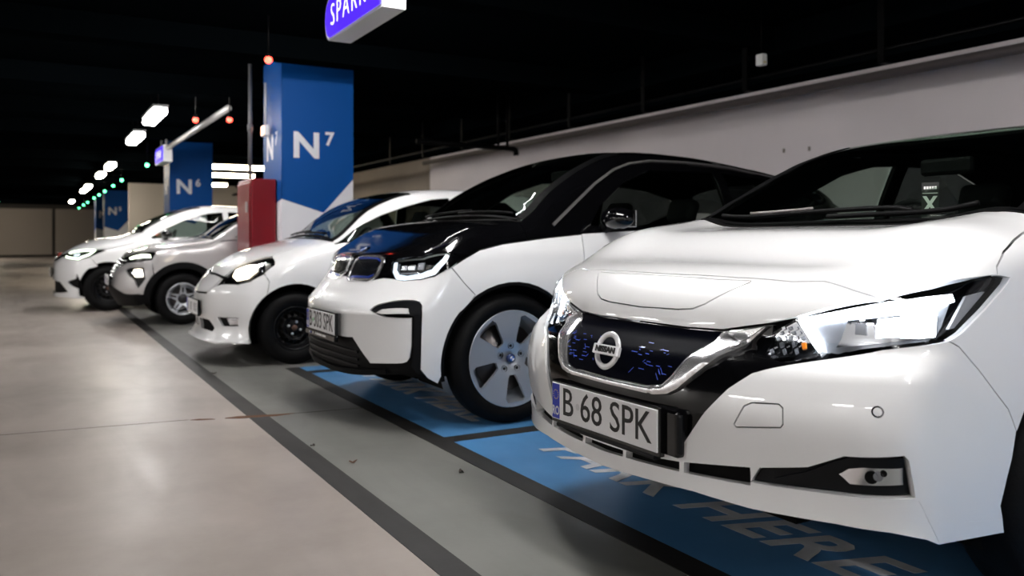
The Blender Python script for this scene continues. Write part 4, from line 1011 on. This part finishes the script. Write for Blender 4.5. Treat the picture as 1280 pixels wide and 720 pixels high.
    # little lights in the lit headlight bowls
    for sg in (1, -1):
        for x, y, z in ((.33, -.69, .80), (.40, -.765, .81), (.47, -.81, .82)):
            p, G = c.at((x, y, z), -.006); li = bpy.data.lights.new('headlight_bulb', 'POINT'); li.energy = .09; li.color = (.88, .94, 1); li.shadow_soft_size = .006
            o = bpy.data.objects.new('headlight_bulb', li); o.location = (p[0], p[1] * sg, p[2]); COL.objects.link(o); o.parent = root
    # white X sticker on the windshield
    p, G = c.at(STICKER, .003)
    p = p + np.array([.07, 0, .012]); G = np.array([-.90, -.42, .12]); G /= np.linalg.norm(G)   # stands nearly upright behind the glass
    ax = np.cross((0, 0, 1), G); ax /= np.linalg.norm(ax); ay = np.cross(G, ax)
    st = empty('windshield_sticker', (0, 0, 0), parent=root)
    st.matrix_local = Matrix(((ax[0], ay[0], G[0], p[0]), (ax[1], ay[1], G[1], p[1]), (ax[2], ay[2], G[2], p[2]), (0, 0, 0, 1)))
    SW = mat('sticker_white', (.80, .80, .78), .5)
    box('sticker_card', (-.027, -.085, -.002), (.027, .06, 0), mat('sticker_dark', (.01, .011, .011), .5), st)
    text('sticker_letter', 'X', .075, SW, st, (0, -.02, .0006), (0, 0, 0), .75, .003, .0003)
    for y in (.022, -.064): box('sticker_line', (-.024, y - .0012, 0), (.024, y + .0012, .0008), SW, st)
    for k in range(5): box('sticker_dash', (-.020 + k * .0085, .036, 0), (-.0135 + k * .0085, .046, .0008), SW, st)
    return c
def grille_mat():
    return mat('grille_night_blue', (.0012, .0015, .004), .45, spec=.015)
build_leaf()
# ---------------------------------------------------------------- second car: tall white and black hatchback with twin framed nostrils
def build_i3():
    D = dict(wheel=(.75, 3.32, .352, .402, .355), tyre=.165, rim=.266, fglass=glass('mid_glass', (.36, .41, .37)), style='blade', track=.858, sill=.24, dlean=.03,
             belt=[(.86, .995), (1.23, 1.028), (1.7, 1.052), (2.3, 1.03), (2.9, 1.07), (3.45, 1.16)], cowl=(.70, .86), roof=(1.72, 3.35), doors=(1.20, 2.42, 3.0),
             dlo=[[(1.30, 1.075), (1.40, 1.19), (1.62, 1.34), (1.85, 1.425), (2.38, 1.43), (2.40, 1.06)], [(2.48, 1.06), (2.46, 1.43), (2.85, 1.40), (3.15, 1.33), (3.3, 1.24), (2.95, 1.11)]],
             mirror=(1.40, 1.075), frame=GBLACK, mcap=GBLACK, short=True)
    c, cowl, edge, bz = common('i3', 'tall white hatchback with black hood and roof, plate B 303 SPK', WHITE, GBLACK, D)
    root = c.root; low = [(.858, -.822, .991)]
    # black hood running down to the lamps, framed by the white flank
    fr = [(.165, 0, .905), (.170, -.18, .908), (.186, -.37, .906), (.189, -.515, .896), (.27, -.726, .908), (.391, -.826, .932)]
    sd = [(.459, -.841, .895), (.555, -.836, .943), (.70, -.828, .973), (.86, -.822, .992)]
    c.patch('hood', GBLACK, sym_loop(fr + sd + [edge[0]] + cowl[::-1][1:]), par=BARREL, res=.035, thick=.015)
    blk = [(.108, 0, .775), (.10, -.16, .752), (.128, -.386, .764), (.154, -.483, .785), (.174, -.561, .784), (.2, -.653, .775), (.253, -.764, .785), (.306, -.815, .803), (.388, -.842, .848)]
    # twin nostrils
    for sg in (1, -1):
        kd = [(.16, -.052, .880), (.17, -.10, .889), (.186, -.345, .896), (.186, -.395, .886), (.18, -.415, .865), (.150, -.408, .81), (.135, -.390, .778), (.12, -.35, .762), (.09, -.12, .760), (.095, -.06, .775), (.11, -.042, .81)]
        kd = kd if sg == 1 else mirr(kd)
        k = c.ribbon('nostril_frame', SCHROME, kd, .020, closed=True, off=.004, thick=.02, res=.01, step=.012)
        c.patch('nostril_panel', mat('nostril_black', (.006, .007, .010), .2, coat=1), kd, off=.001, thick=.01, parent=k)
        ub = [(.09, -.10, .773), (.12, -.34, .775), (.132, -.38, .795), (.127, -.38, .812), (.115, -.33, .797), (.09, -.12, .795)] if sg == 1 else mirr([(.09, -.10, .773), (.12, -.34, .775), (.132, -.38, .795), (.127, -.38, .812), (.115, -.33, .797), (.09, -.12, .795)])
        c.patch('nostril_blue_bar', BLUEK, ub, off=.005, thick=.006, parent=k)
        c.ribbon('nostril_blue_edge', BLUEK, ([(.172, -.09, .874), (.182, -.34, .881), (.178, -.385, .872)] if sg == 1 else mirr([(.172, -.09, .874), (.182, -.34, .881), (.178, -.385, .872)])), .009, off=.005, thick=.006, parent=k)
    # headlights: U of light round a pair of small projectors
    hd = [(.188, -.510, .861), (.198, -.517, .884), (.27, -.726, .903), (.391, -.825, .929), (.367, -.834, .885), (.306, -.816, .815), (.254, -.764, .794), (.2, -.655, .782), (.181, -.592, .784), (.182, -.534, .82)]
    c.patch('nose_mask', GBLACK, sym_loop(blk + [(.459, -.841, .895)] + fr[::-1]), holes=[hd, mirr(hd)], res=.03, thick=.015, off=-.002)
    hs = tuple(c.patch('headlight', GBLACK, hd, off=-.02, thick=.02, both=True, res=.03))
    q = lambda n, m_, l, off=-.008: c.patch(n, m_, l, off=off, thick=.008, both=True, parent=hs, res=.015, step=.008, gap=0)
    c.ribbon('daytime_light', DRLS, [(.196, -.535, .872), (.186, -.545, .825), (.188, -.585, .797), (.205, -.66, .794), (.254, -.757, .805), (.30, -.806, .824), (.355, -.826, .885), (.378, -.822, .915)], [.022, .024, .026, .026, .028, .034, .03, .024], off=-.006, thick=.008, both=True, parent=hs, gap=0)
    q('projector', REFL, [(.21, -.60, .855), (.22, -.64, .858), (.215, -.64, .832), (.205, -.60, .832)])
    q('projector', REFL, [(.225, -.655, .858), (.25, -.70, .86), (.245, -.70, .832), (.22, -.655, .832)])
    q('projector', REFLD, [(.26, -.715, .868), (.285, -.75, .872), (.275, -.75, .835), (.255, -.715, .835)])
    q('lamp_shelf', REFLD, [(.20, -.60, .818), (.255, -.73, .822), (.252, -.73, .812), (.198, -.60, .808)])
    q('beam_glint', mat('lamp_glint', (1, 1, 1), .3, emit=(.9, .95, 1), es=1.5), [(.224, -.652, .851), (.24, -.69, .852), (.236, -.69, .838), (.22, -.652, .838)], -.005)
    c.patch('headlight_lens', LENS, hd, off=.001, thick=.003, both=True, res=.03)
    # emblem on the hood
    p, G = c.at((.225, .03, .935), .002)
    e = empty('emblem', tuple(p), parent=root); e.rotation_euler = (0, -math.acos(min(1, G[2])), 0)
    def disc(name, r0, r1, z, m_, a0=0, a1=2 * math.pi, n=32):
        t = np.linspace(a0, a1, n)
        vs = [(r1 * math.cos(a), r1 * math.sin(a), z) for a in t] + [(r0 * math.cos(a), r0 * math.sin(a), z) for a in t] + [(r1 * math.cos(a), r1 * math.sin(a), z - .004) for a in t]
        obj(name, vs, [(i, i + 1, n + i + 1, n + i) for i in range(n - 1)] + [(i, 2 * n + i, 2 * n + i + 1, i + 1) for i in range(n - 1)], m_, e)
    disc('emblem_rim', .034, .041, .004, CHROME); disc('emblem_band', .023, .034, .003, GBLACK)
    for k in range(4): disc('roundel_quarter', .0005, .0225, .0035, PLATE if k % 2 else mat('roundel_blue', ()), k * math.pi / 2, (k + 1) * math.pi / 2, 9)
    # white bumper with its hooked black side openings, black chin below
    up = blk[:]
    fl = [(.388, -.842, .848), (.455, -.855, .768), (.521, -.860, .702)]
    A = c.side(arc(.75, .355, .410, 140, 190, 9))
    cin = [(.183, -.806, .597), (.186, -.794, .448), (.181, -.780, .385), (.172, -.770, .366), (.155, -.752, .357), (.051, -.557, .339)]
    cout = [(.047, -.567, .622), (.062, -.575, .64), (.077, -.590, .652), (.119, -.654, .669), (.16, -.72, .678), (.205, -.79, .681), (.222, -.812, .675), (.230, -.824, .655), (.227, -.819, .483), (.232, -.799, .326), (.262, -.802, .288)]
    hook = cout + [(.2, -.78, .285), (.14, -.73, .30), (.03, -.48, .275), (-.02, -.2, .29), (-.025, 0, .29)]
    # loop of the white skin: middle top -> flank -> arch -> corner -> round the hook -> plate zone -> middle bottom
    corner = [(.330, -.800, .245), (.274, -.802, .275)]
    white = up + fl[1:] + [A[0]] + A[1:] + corner + cout[::-1] + [(.054, -.598, .612), (.083, -.668, .593), (.180, -.804, .594)] + cin + [(.001, -.419, .466), (-.012, -.364, .462), (-.02, 0, .462)]
    c.patch('front_bumper', WHITE, sym_loop(white), res=.03, step=.016, thick=.025)
    c.patch('black_chin', BLACK, sym_loop([(-.02, 0, .475), (-.01, -.36, .475), (.004, -.42, .475), (.06, -.56, .345), (.16, -.75, .36), (.18, -.775, .37), (.186, -.79, .45), (.182, -.80, .60), (.09, -.67, .60), (.05, -.59, .612), (.046, -.565, .626)] + cout[1:] + [(.274, -.802, .272), (.199, -.775, .275), (.144, -.729, .285), (.033, -.469, .262), (-.01, -.2, .255), (-.02, 0, .255)]), res=.03, step=.02, off=-.012, thick=.03)
    c.patch('side_hook', SATIN, cout + [(.216, -.79, .30), (.19, -.775, .34), (.190, -.788, .385), (.192, -.80, .448), (.190, -.812, .60), (.14, -.745, .612), (.083, -.668, .603), (.054, -.598, .618)], res=.025, step=.012, off=-.004, thick=.02, both=True)
    c.patch('fog_strip', mat('fog_strip_pale', (.62, .62, .62), .25, coat=.5), [(.062, -.612, .609), (.087, -.650, .630), (.175, -.785, .640), (.178, -.793, .612), (.085, -.655, .604)], res=.02, step=.012, off=.004, thick=.01, both=True)
    for zz in (.40, .36, .325): c.ribbon('chin_rib', SATIN, [(.02, -.45, zz - .01), (-.02, -.2, zz), (-.03, 0, zz), (-.02, .2, zz), (.02, .45, zz - .01)], .012, off=-.004, thick=.02)
    c.patch('chin_lip', BLACK, sym_loop([(-.025, 0, .296), (-.01, -.2, .296), (.033, -.469, .305), (.10, -.66, .32), (.10, -.66, .29), (.033, -.469, .262), (-.01, -.2, .258), (-.02, 0, .256)]), res=.03, off=.004, thick=.03)
    # flank: fender up to the black belt
    ft = [(.391, -.843, .850), (.459, -.841, .889), (.555, -.836, .937), (.70, -.828, .967), (.86, -.823, .986)]
    arch = c.side(arc(.75, .355, .410, 140, 5, 16))
    fen = ft + c.side([(1.0, 1.003), (1.225, 1.022), (1.17, .5), (1.19, .26)]) + arch[::-1] + [fl[2], fl[1]]
    c.patch('fender', WHITE, fen, res=.04, both=True, thick=.02)
    c.ribbon('arch_trim', BLACK, c.side(arc(.75, .355, .404, 195, 0, 24)), .022, off=-.006, thick=.04, both=True)
    c.ribbon('rain_rail', mat('rail_grey', (.16, .15, .15), .4, metal=.4), c.side([(1.045, 1.075), (1.22, 1.20), (1.40, 1.325), (1.58, 1.42), (1.72, 1.465), (1.9, 1.492), (2.2, 1.495), (2.6, 1.475), (3.0, 1.415), (3.3, 1.32)]), [.018, .015, .012, .009, .008], par=BARREL, off=.004, thick=.01, both=True)
    # plate
    pl = number_plate(root, -.066, -.045, .526, .52, .112, '')
    plate_text(pl, .52, .112, 'B 303 SPK', dot=(.125, mat('seal_green', (.04, .5, .12), .4)), sx=.80, size=.132)
    box('holder_strip', (-.003, -.275, -.092), (.02, .275, -.062), GBLACK, pl, .003)
    for k, (y, l) in enumerate(((.19, .012), (.165, .02), (.12, .012), (.07, .016), (.0, .1), (-.09, .06))):
        box('holder_print', (-.0036, y - l / 2, -.082), (-.002, y + l / 2, -.072), BLUEP if k == 1 else PLATE, pl)
    pts = [(.98, .45), (.96, 0), (.98, -.5)]
    for (a, b_) in (((.86, .5), (.90, -.15)), ((.84, -.05), (.90, -.62))):
        q_ = [tuple(c.at((a[0] + (b_[0] - a[0]) * t, a[1] + (b_[1] - a[1]) * t, 1.1), .018)[0]) for t in np.linspace(0, 1, 6)]
        tube('wiper', q_, .008, BLACK, root)
build_i3()
# ---------------------------------------------------------------- third car: small white city car on plain steel wheels
def build_city():
    D = dict(wheel=(.696, 3.05, .288, .345, .288), tyre=.165, rim=.180, style='steel', track=.800, sill=.17,
             belt=[(.98, .935), (1.3, .965), (2.0, .98), (2.7, 1.03), (3.1, 1.08)], cowl=(.90, 1.02), roof=(1.78, 3.0), doors=(1.12, 2.2, 2.2),
             dlo=[[(1.03, .955), (1.22, 1.085), (1.45, 1.195), (1.67, 1.27), (1.95, 1.345), (2.12, 1.36), (2.14, .995), (1.5, .975)], [(2.24, 1.0), (2.22, 1.36), (2.7, 1.33), (2.85, 1.2), (2.7, 1.05)]],
             mirror=(1.42, .99), frame=WHITE, mcap=GBLACK, short=True)
    c, cowl, edge, bz = common('city', 'small white city car with a glowing headlight on plain black steel wheels', WHITE, WHITE, D)
    root = c.root
    lead = [(.185, 0, .718), (.192, -.16, .716), (.205, -.33, .702), (.215, -.40, .700), (.235, -.425, .712)]
    sd = [(.300, -.433, .764), (.392, -.482, .815), (.46, -.52, .835), (.557, -.590, .860), (.746, -.607, .922), (.857, -.605, .955), (.93, -.60, .985)]
    c.patch('hood', WHITE, sym_loop(lead + sd + [(.965, -.585, 1.0)] + cowl[:6][::-1]), par=BARREL, res=.035, thick=.015)
    # grille: white panel with dark seams, lamps either side
    g = [(.178, 0, .706), (.19, -.16, .704), (.202, -.32, .692), (.205, -.380, .686), (.175, -.37, .640), (.150, -.350, .612), (.112, -.278, .562), (.085, -.08, .556), (.082, 0, .556)]
    c.patch('grille_panel', WHITE, sym_loop(g), res=.03, gap=.005, thick=.02, off=-.004)
    c.patch('grille_shadow', DARK, sym_loop([(.19, 0, .73), (.2, -.2, .728), (.22, -.41, .715), (.215, -.40, .68), (.155, -.37, .60), (.11, -.28, .545), (.08, 0, .54)]), off=-.03, thick=.01)
    p, G = c.at((.20, .04, .705), .004); e = empty('emblem', tuple(p), parent=root); e.rotation_euler = (0, math.radians(35), 0)
    bm = bmesh.new(); add_tube(bm, [(0, .045 * math.cos(t), .045 * math.sin(t)) for t in np.linspace(0, 2 * math.pi, 22)], .006, 8, False); add_tube(bm, [(0, -.028, .03), (-.004, 0, -.034), (0, .028, .03)], .006); bmobj('emblem_ring', bm, CHROME, e, True)
    hd = [(.196, -.452, .636), (.205, -.436, .664), (.228, -.425, .695), (.285, -.433, .756), (.392, -.482, .812), (.450, -.545, .826), (.505, -.612, .829), (.552, -.701, .815), (.540, -.731, .790), (.459, -.740, .729), (.362, -.694, .666), (.287, -.615, .641)]
    hs = tuple(c.patch('headlight', GBLACK, hd, off=-.02, thick=.02, both=True, res=.03))
    lit = [(.240, -.50, .672), (.262, -.455, .718), (.30, -.445, .756), (.399, -.520, .806), (.463, -.600, .815), (.478, -.66, .79), (.443, -.71, .744), (.363, -.688, .678), (.280, -.592, .650)]
    c.patch('lamp_bowl', REFL, lit, off=-.012, thick=.008, both=True, parent=hs, res=.02, gap=0)
    c.patch('lamp_glow', WARM, [(.262, -.51, .70), (.30, -.465, .748), (.38, -.525, .793), (.43, -.60, .80), (.42, -.67, .752), (.35, -.655, .69), (.285, -.575, .668)], off=-.008, thick=.006, both=True, parent=hs, res=.02, gap=0)
    c.patch('turn_lamp', mat('turn_lamp_grey', (.45, .43, .40), .2, metal=.5), [(.478, -.615, .815), (.52, -.68, .81), (.515, -.72, .785), (.47, -.725, .75), (.487, -.67, .79)], off=-.01, thick=.008, both=True, parent=hs, res=.02, gap=0)
    c.patch('headlight_lens', LENS, hd, off=.001, thick=.003, both=True, res=.03)
    # bumper skin
    up = [(.080, 0, .548), (.083, -.08, .548), (.108, -.28, .553), (.148, -.356, .605), (.196, -.455, .633), (.287, -.618, .637), (.362, -.697, .661), (.459, -.745, .722)]
    ar = c.side(arc(.696, .288, .352, 130, 197, 12))
    bot = [(.34, -.75, .180), (.25, -.69, .178), (.137, -.524, .168), (.084, -.353, .178), (.062, -.15, .185), (.060, 0, .186)]
    it = [(.086, -.075, .352), (.110, -.29, .346), (.120, -.34, .342), (.144, -.418, .282), (.132, -.40, .258), (.09, -.15, .268)]
    fg = [(.156, -.461, .373), (.275, -.675, .380), (.276, -.668, .314), (.186, -.509, .306)]
    mid = sym_loop([(.08, 0, .345), (.083, -.055, .345), (.084, -.055, .285), (.08, 0, .285)])
    c.patch('front_bumper', WHITE, sym_loop(up + [(.49, -.785, .66)] + ar + bot), holes=[it, mirr(it), fg, mirr(fg), mid], res=.035, step=.02, thick=.025)
    c.patch('lower_intake', DARK, sym_loop([(.08, 0, .38), (.11, -.3, .38), (.16, -.46, .36), (.14, -.42, .24), (.08, 0, .25)]), off=-.03, thick=.01)
    c.patch('fog_pocket', BLACK, fg, off=-.018, thick=.01, both=True, res=.03)
    c.patch('fog_lamp', REFL, [(.205, -.555, .372), (.274, -.67, .376), (.275, -.665, .320), (.225, -.58, .314)], off=-.010, thick=.01, both=True, res=.02, bulge=(.008, .03))
    c.patch('lip_spoiler', WHITE, sym_loop([(.045, 0, .222), (.06, -.2, .222), (.11, -.42, .212), (.2, -.62, .215), (.34, -.755, .225), (.345, -.755, .182), (.137, -.524, .170), (.07, -.3, .178), (.05, 0, .184)]), off=.015, thick=.02, res=.03)
    # fender
    fen = [(.459, -.742, .727), (.540, -.735, .788), (.553, -.703, .815)] + [(.55, -.65, .84), (.557, -.594, .858), (.746, -.611, .921), (.857, -.609, .954), (.93, -.604, .983), (.965, -.59, .998), edge[0]] + c.side([(1.13, .945), (1.10, .5), (1.12, .19)]) + c.side(arc(.696, .288, .352, 10, 130, 14)) + [(.49, -.785, .66)]
    c.patch('fender', WHITE, fen, res=.04, both=True, thick=.02)
    c.ribbon('glass_seal', BLACK, c.side([(1.03, .955), (1.5, .975), (2.14, .995)]), .012, par=BARREL, off=.003, both=True)
    pl = number_plate(root, .045, .045, .435, .52, .112, '')
    plate_text(pl, .52, .112, '', sx=.72, size=.122)
    for pts in (((1.0, .50), (1.04, -.05)), ((.99, -.02), (1.03, -.5))):
        tube('wiper', [tuple(c.at((pts[0][0] + (pts[1][0] - pts[0][0]) * t, pts[0][1] + (pts[1][1] - pts[0][1]) * t, 1.05), .02)[0]) for t in np.linspace(0, 1, 6)], .009, BLACK, root)
build_city()
# ---------------------------------------------------------------- fourth car: silver small crossover with black wheel arches
def build_suv():
    D = dict(wheel=(.72, 3.14, .30, .355, .30), tyre=.165, rim=.190, style='double', track=.780, sill=.24, low=SILVER, mcap=SILVER,
             belt=[(1.02, .955), (1.4, .985), (2.0, 1.0), (2.8, 1.03), (3.2, 1.06)], cowl=(.93, 1.06), roof=(1.75, 3.1), doors=(1.14, 2.05, 2.8),
             dlo=[[(1.30, 1.01), (1.47, 1.13), (1.7, 1.25), (1.98, 1.33), (2.0, 1.02)], [(2.1, 1.02), (2.08, 1.34), (2.7, 1.33), (2.85, 1.2), (2.7, 1.05)]],
             mirror=(1.42, 1.01), frame=SILVER, short=True)
    c, cowl, edge, bz = common('suv', 'silver small crossover with black wheel arches between the white cars', SILVER, SILVER, D)
    root = c.root
    lead = [(.125, 0, .800), (.14, -.2, .815), (.19, -.42, .832), (.29, -.62, .848), (.40, -.73, .850)]
    sd = [(.52, -.75, .885), (.75, -.745, .93), (.95, -.74, .965)]
    c.patch('hood', SILVER, sym_loop(lead + sd + [edge[0]] + cowl[::-1][1:]), par=BARREL, res=.04, thick=.015)
    st = [(.11, 0, .795), (.13, -.2, .81), (.18, -.42, .827), (.28, -.62, .843), (.40, -.735, .845), (.43, -.755, .838), (.386, -.764, .758), (.28, -.66, .735), (.17, -.45, .722), (.10, -.2, .60), (.05, -.19, .50), (.045, 0, .50)]
    c.patch('grille', GBLACK, sym_loop(st), res=.03, off=-.006, thick=.02)
    for z in np.linspace(.54, .76, 6):
        hw = .18 + max(0, z - .6) * 1.3
        for y in np.linspace(-hw, hw, 7 if z < .66 else 9):
            p, G = c.at((.08, y, z), .002)
            box('grille_stud', tuple(p + np.array([-.006, -.013, -.009])), tuple(p + np.array([.01, .013, .009])), CHROME, root, .003)
    drl = [(.19, -.43, .768), (.30, -.62, .803), (.368, -.738, .817), (.376, -.756, .782), (.29, -.63, .768), (.20, -.47, .752)]
    c.patch('daytime_light', GRNW, drl, res=.02, off=.002, thick=.01, both=True)
    pk = [(.135, -.505, .640), (.176, -.562, .663), (.305, -.738, .670), (.316, -.765, .540), (.282, -.757, .490), (.242, -.739, .435), (.20, -.70, .53), (.15, -.60, .575)]
    fl = [(.415, -.772, .75), (.46, -.776, .66)]
    up = [(.045, 0, .49), (.045, -.19, .49), (.09, -.21, .60), (.165, -.46, .715), (.28, -.665, .728), (.386, -.767, .752)]
    A = c.side(arc(.72, .30, .43, 138, 172, 6))
    low = [(.25, -.72, .372), (.132, -.587, .366), (.06, -.42, .41), (.02, -.24, .445), (.0, 0, .445)]
    c.patch('front_bumper', SILVER, sym_loop(up + A + low), holes=[pk, mirr(pk)], res=.035, step=.02, thick=.02)
    hs = tuple(c.patch('headlight', BLACK, pk, off=-.025, thick=.01, both=True, res=.03))
    c.patch('lamp_bowl', REFL, [(.165, -.565, .64), (.295, -.73, .655), (.305, -.752, .555), (.215, -.69, .55)], off=-.014, thick=.01, both=True, res=.02, parent=hs)
    c.patch('lamp_glow', WARM, [(.21, -.62, .645), (.285, -.715, .65), (.295, -.738, .565), (.225, -.67, .56)], off=-.008, thick=.008, both=True, res=.02, parent=hs)
    c.patch('headlight_lens', LENS, pk, off=.001, thick=.003, both=True, res=.03)
    c.patch('black_chin', BLACK, sym_loop([(.0, 0, .45), (.02, -.24, .45), (.06, -.42, .415), (.132, -.587, .37), (.25, -.72, .376), (.345, -.761, .36), (.346, -.751, .26), (.162, -.488, .215), (.10, -.25, .2), (.08, 0, .2)]), res=.035, off=-.006, thick=.03)
    arch = arc(.72, .30, .43, 172, 8, 20); inn = arc(.72, .30, .352, 8, 190, 20)
    c.patch('arch_cladding', BLACK, c.side(arch + [(1.1, .25)] + inn + [(.345, .26)]), par=STAR, res=.035, off=.012, thick=.05, both=True)
    fen = [(.386, -.767, .756), (.43, -.758, .842), (.40, -.74, .852)] + [(.52, -.755, .886), (.75, -.75, .931), (.95, -.745, .966), edge[0]] + c.side([(1.15, .962), (1.13, .5), (1.14, .3)]) + c.side(arc(.72, .30, .42, 20, 138, 12))
    c.patch('fender', SILVER, fen, res=.04, both=True, thick=.02)
    pl = number_plate(root, -.03, .0, .51, .52, .112, '')
    plate_text(pl, .52, .112, '', sx=.72, size=.122)
    for sg in (-1, 1):
        tube('roof_rail', [c.ridge(x, .90)[:1] + (sg * abs(c.ridge(x, .90)[1]), c.ridge(x, .90)[2] + (.02 if x in (1.95, 2.95) else .06)) for x in (1.95, 2.1, 2.5, 2.8, 2.95)], .014, BLACK, root)
build_suv()
# ---------------------------------------------------------------- fifth car: white hatchback farthest down the row
def build_zoe():
    D = dict(wheel=(.66, 3.25, .312, .36, .312), tyre=.195, rim=.20, style='steel', track=.845, sill=.19,
             belt=[(1.05, .955), (1.5, .995), (2.2, 1.04), (2.9, 1.09), (3.4, 1.14)], cowl=(.98, 1.10), roof=(1.9, 3.4), doors=(1.25, 2.2, 2.9),
             dlo=[[(1.16, .99), (1.38, 1.12), (1.66, 1.26), (2.0, 1.365), (2.2, 1.385), (2.22, 1.05), (1.6, 1.015)], [(2.3, 1.06), (2.28, 1.39), (2.8, 1.37), (3.1, 1.26), (2.9, 1.12)]],
             mirror=(1.40, 1.02), frame=WHITE, mcap=GBLACK)
    c, cowl, edge, bz = common('zoe', 'white hatchback at the far end of the row with arrow-shaped running lights', WHITE, WHITE, D)
    root = c.root
    lead = [(.09, 0, .800), (.11, -.2, .805), (.186, -.361, .815), (.33, -.58, .835), (.523, -.797, .855)]
    sd = [(.631, -.838, .850), (.80, -.835, .90), (.98, -.825, .935)]
    c.patch('hood', WHITE, sym_loop(lead + sd + [edge[0]] + cowl[::-1][1:]), par=BARREL, res=.04, thick=.015)
    hd = [(.135, -.404, .756), (.15, -.37, .785), (.186, -.361, .810), (.33, -.58, .830), (.523, -.797, .849), (.631, -.841, .841), (.436, -.820, .747), (.294, -.732, .706), (.191, -.583, .717)]
    hs = tuple(c.patch('headlight', GBLACK, hd, off=-.018, thick=.02, both=True, res=.03))
    c.ribbon('daytime_light', GRNW, [(.20, -.43, .80), (.33, -.59, .818), (.50, -.785, .832), (.43, -.79, .775), (.30, -.72, .722), (.20, -.57, .732), (.16, -.46, .75)], .020, off=-.002, thick=.008, both=True, parent=hs)
    c.patch('projector', DRLS, [(.26, -.60, .785), (.32, -.68, .79), (.31, -.69, .75), (.25, -.61, .748)], off=-.004, thick=.008, both=True, parent=hs)
    c.patch('headlight_lens', LENS, hd, off=.002, thick=.003, both=True, res=.03)
    gr = [(.085, 0, .797), (.10, -.2, .802), (.178, -.365, .808), (.145, -.38, .785), (.13, -.41, .752), (.06, -.25, .69), (.04, 0, .66)]
    c.patch('grille', GBLACK, sym_loop(gr), res=.03, off=-.004, thick=.02)
    dm = [(-.01, 0, .79), (-.01, -.055, .725), (-.01, 0, .66), (-.01, .055, .725)]
    p, G = c.at((.06, 0, .73), .012); e = empty('emblem', tuple(p), parent=root); e.rotation_euler = (0, math.radians(20), 0)
    bm = bmesh.new(); add_tube(bm, [(0, 0, .06), (0, -.045, 0), (0, 0, -.06), (0, .045, 0), (0, 0, .06)], .009, 6, False); bmobj('emblem_diamond', bm, CHROME, e, True)
    up = [(.035, 0, .652), (.055, -.25, .682), (.128, -.41, .746), (.191, -.586, .711), (.294, -.736, .701), (.436, -.823, .742)]
    A = c.side(arc(.66, .312, .366, 130, 195, 10))
    bot = [(.42, -.80, .185), (.199, -.696, .19), (.10, -.5, .19), (.02, -.2, .19), (.01, 0, .19)]
    it = sym_loop([(.01, 0, .425), (.017, -.235, .419), (.085, -.478, .400), (.13, -.58, .33), (.176, -.659, .270), (.10, -.5, .255), (.028, -.277, .245), (.015, 0, .245)])
    pk = [(.165, -.636, .405), (.257, -.761, .449), (.270, -.77, .49), (.280, -.776, .522), (.31, -.80, .44), (.339, -.812, .354), (.339, -.809, .300), (.199, -.690, .366)]
    c.patch('front_bumper', WHITE, sym_loop(up + [(.53, -.845, .62)] + A + bot), holes=[it, pk, mirr(pk)], res=.035, step=.02, thick=.025)
    c.patch('lower_intake', BLACK, it, off=-.03, thick=.01)
    c.patch('fog_pocket', BLACK, pk, off=-.02, thick=.01, both=True, res=.03)
    fen = [(.436, -.823, .747), (.631, -.843, .840)] + [(.80, -.838, .898), (.98, -.828, .933), edge[0]] + c.side([(1.25, .97), (1.23, .5), (1.25, .2)]) + c.side(arc(.66, .312, .366, 10, 130, 14)) + [(.53, -.845, .62)]
    c.patch('fender', WHITE, fen, res=.04, both=True, thick=.02)
    pl = number_plate(root, -.03, .0, .53, .52, .112, '')
    plate_text(pl, .52, .112, '', sx=.74, size=.122)
build_zoe()
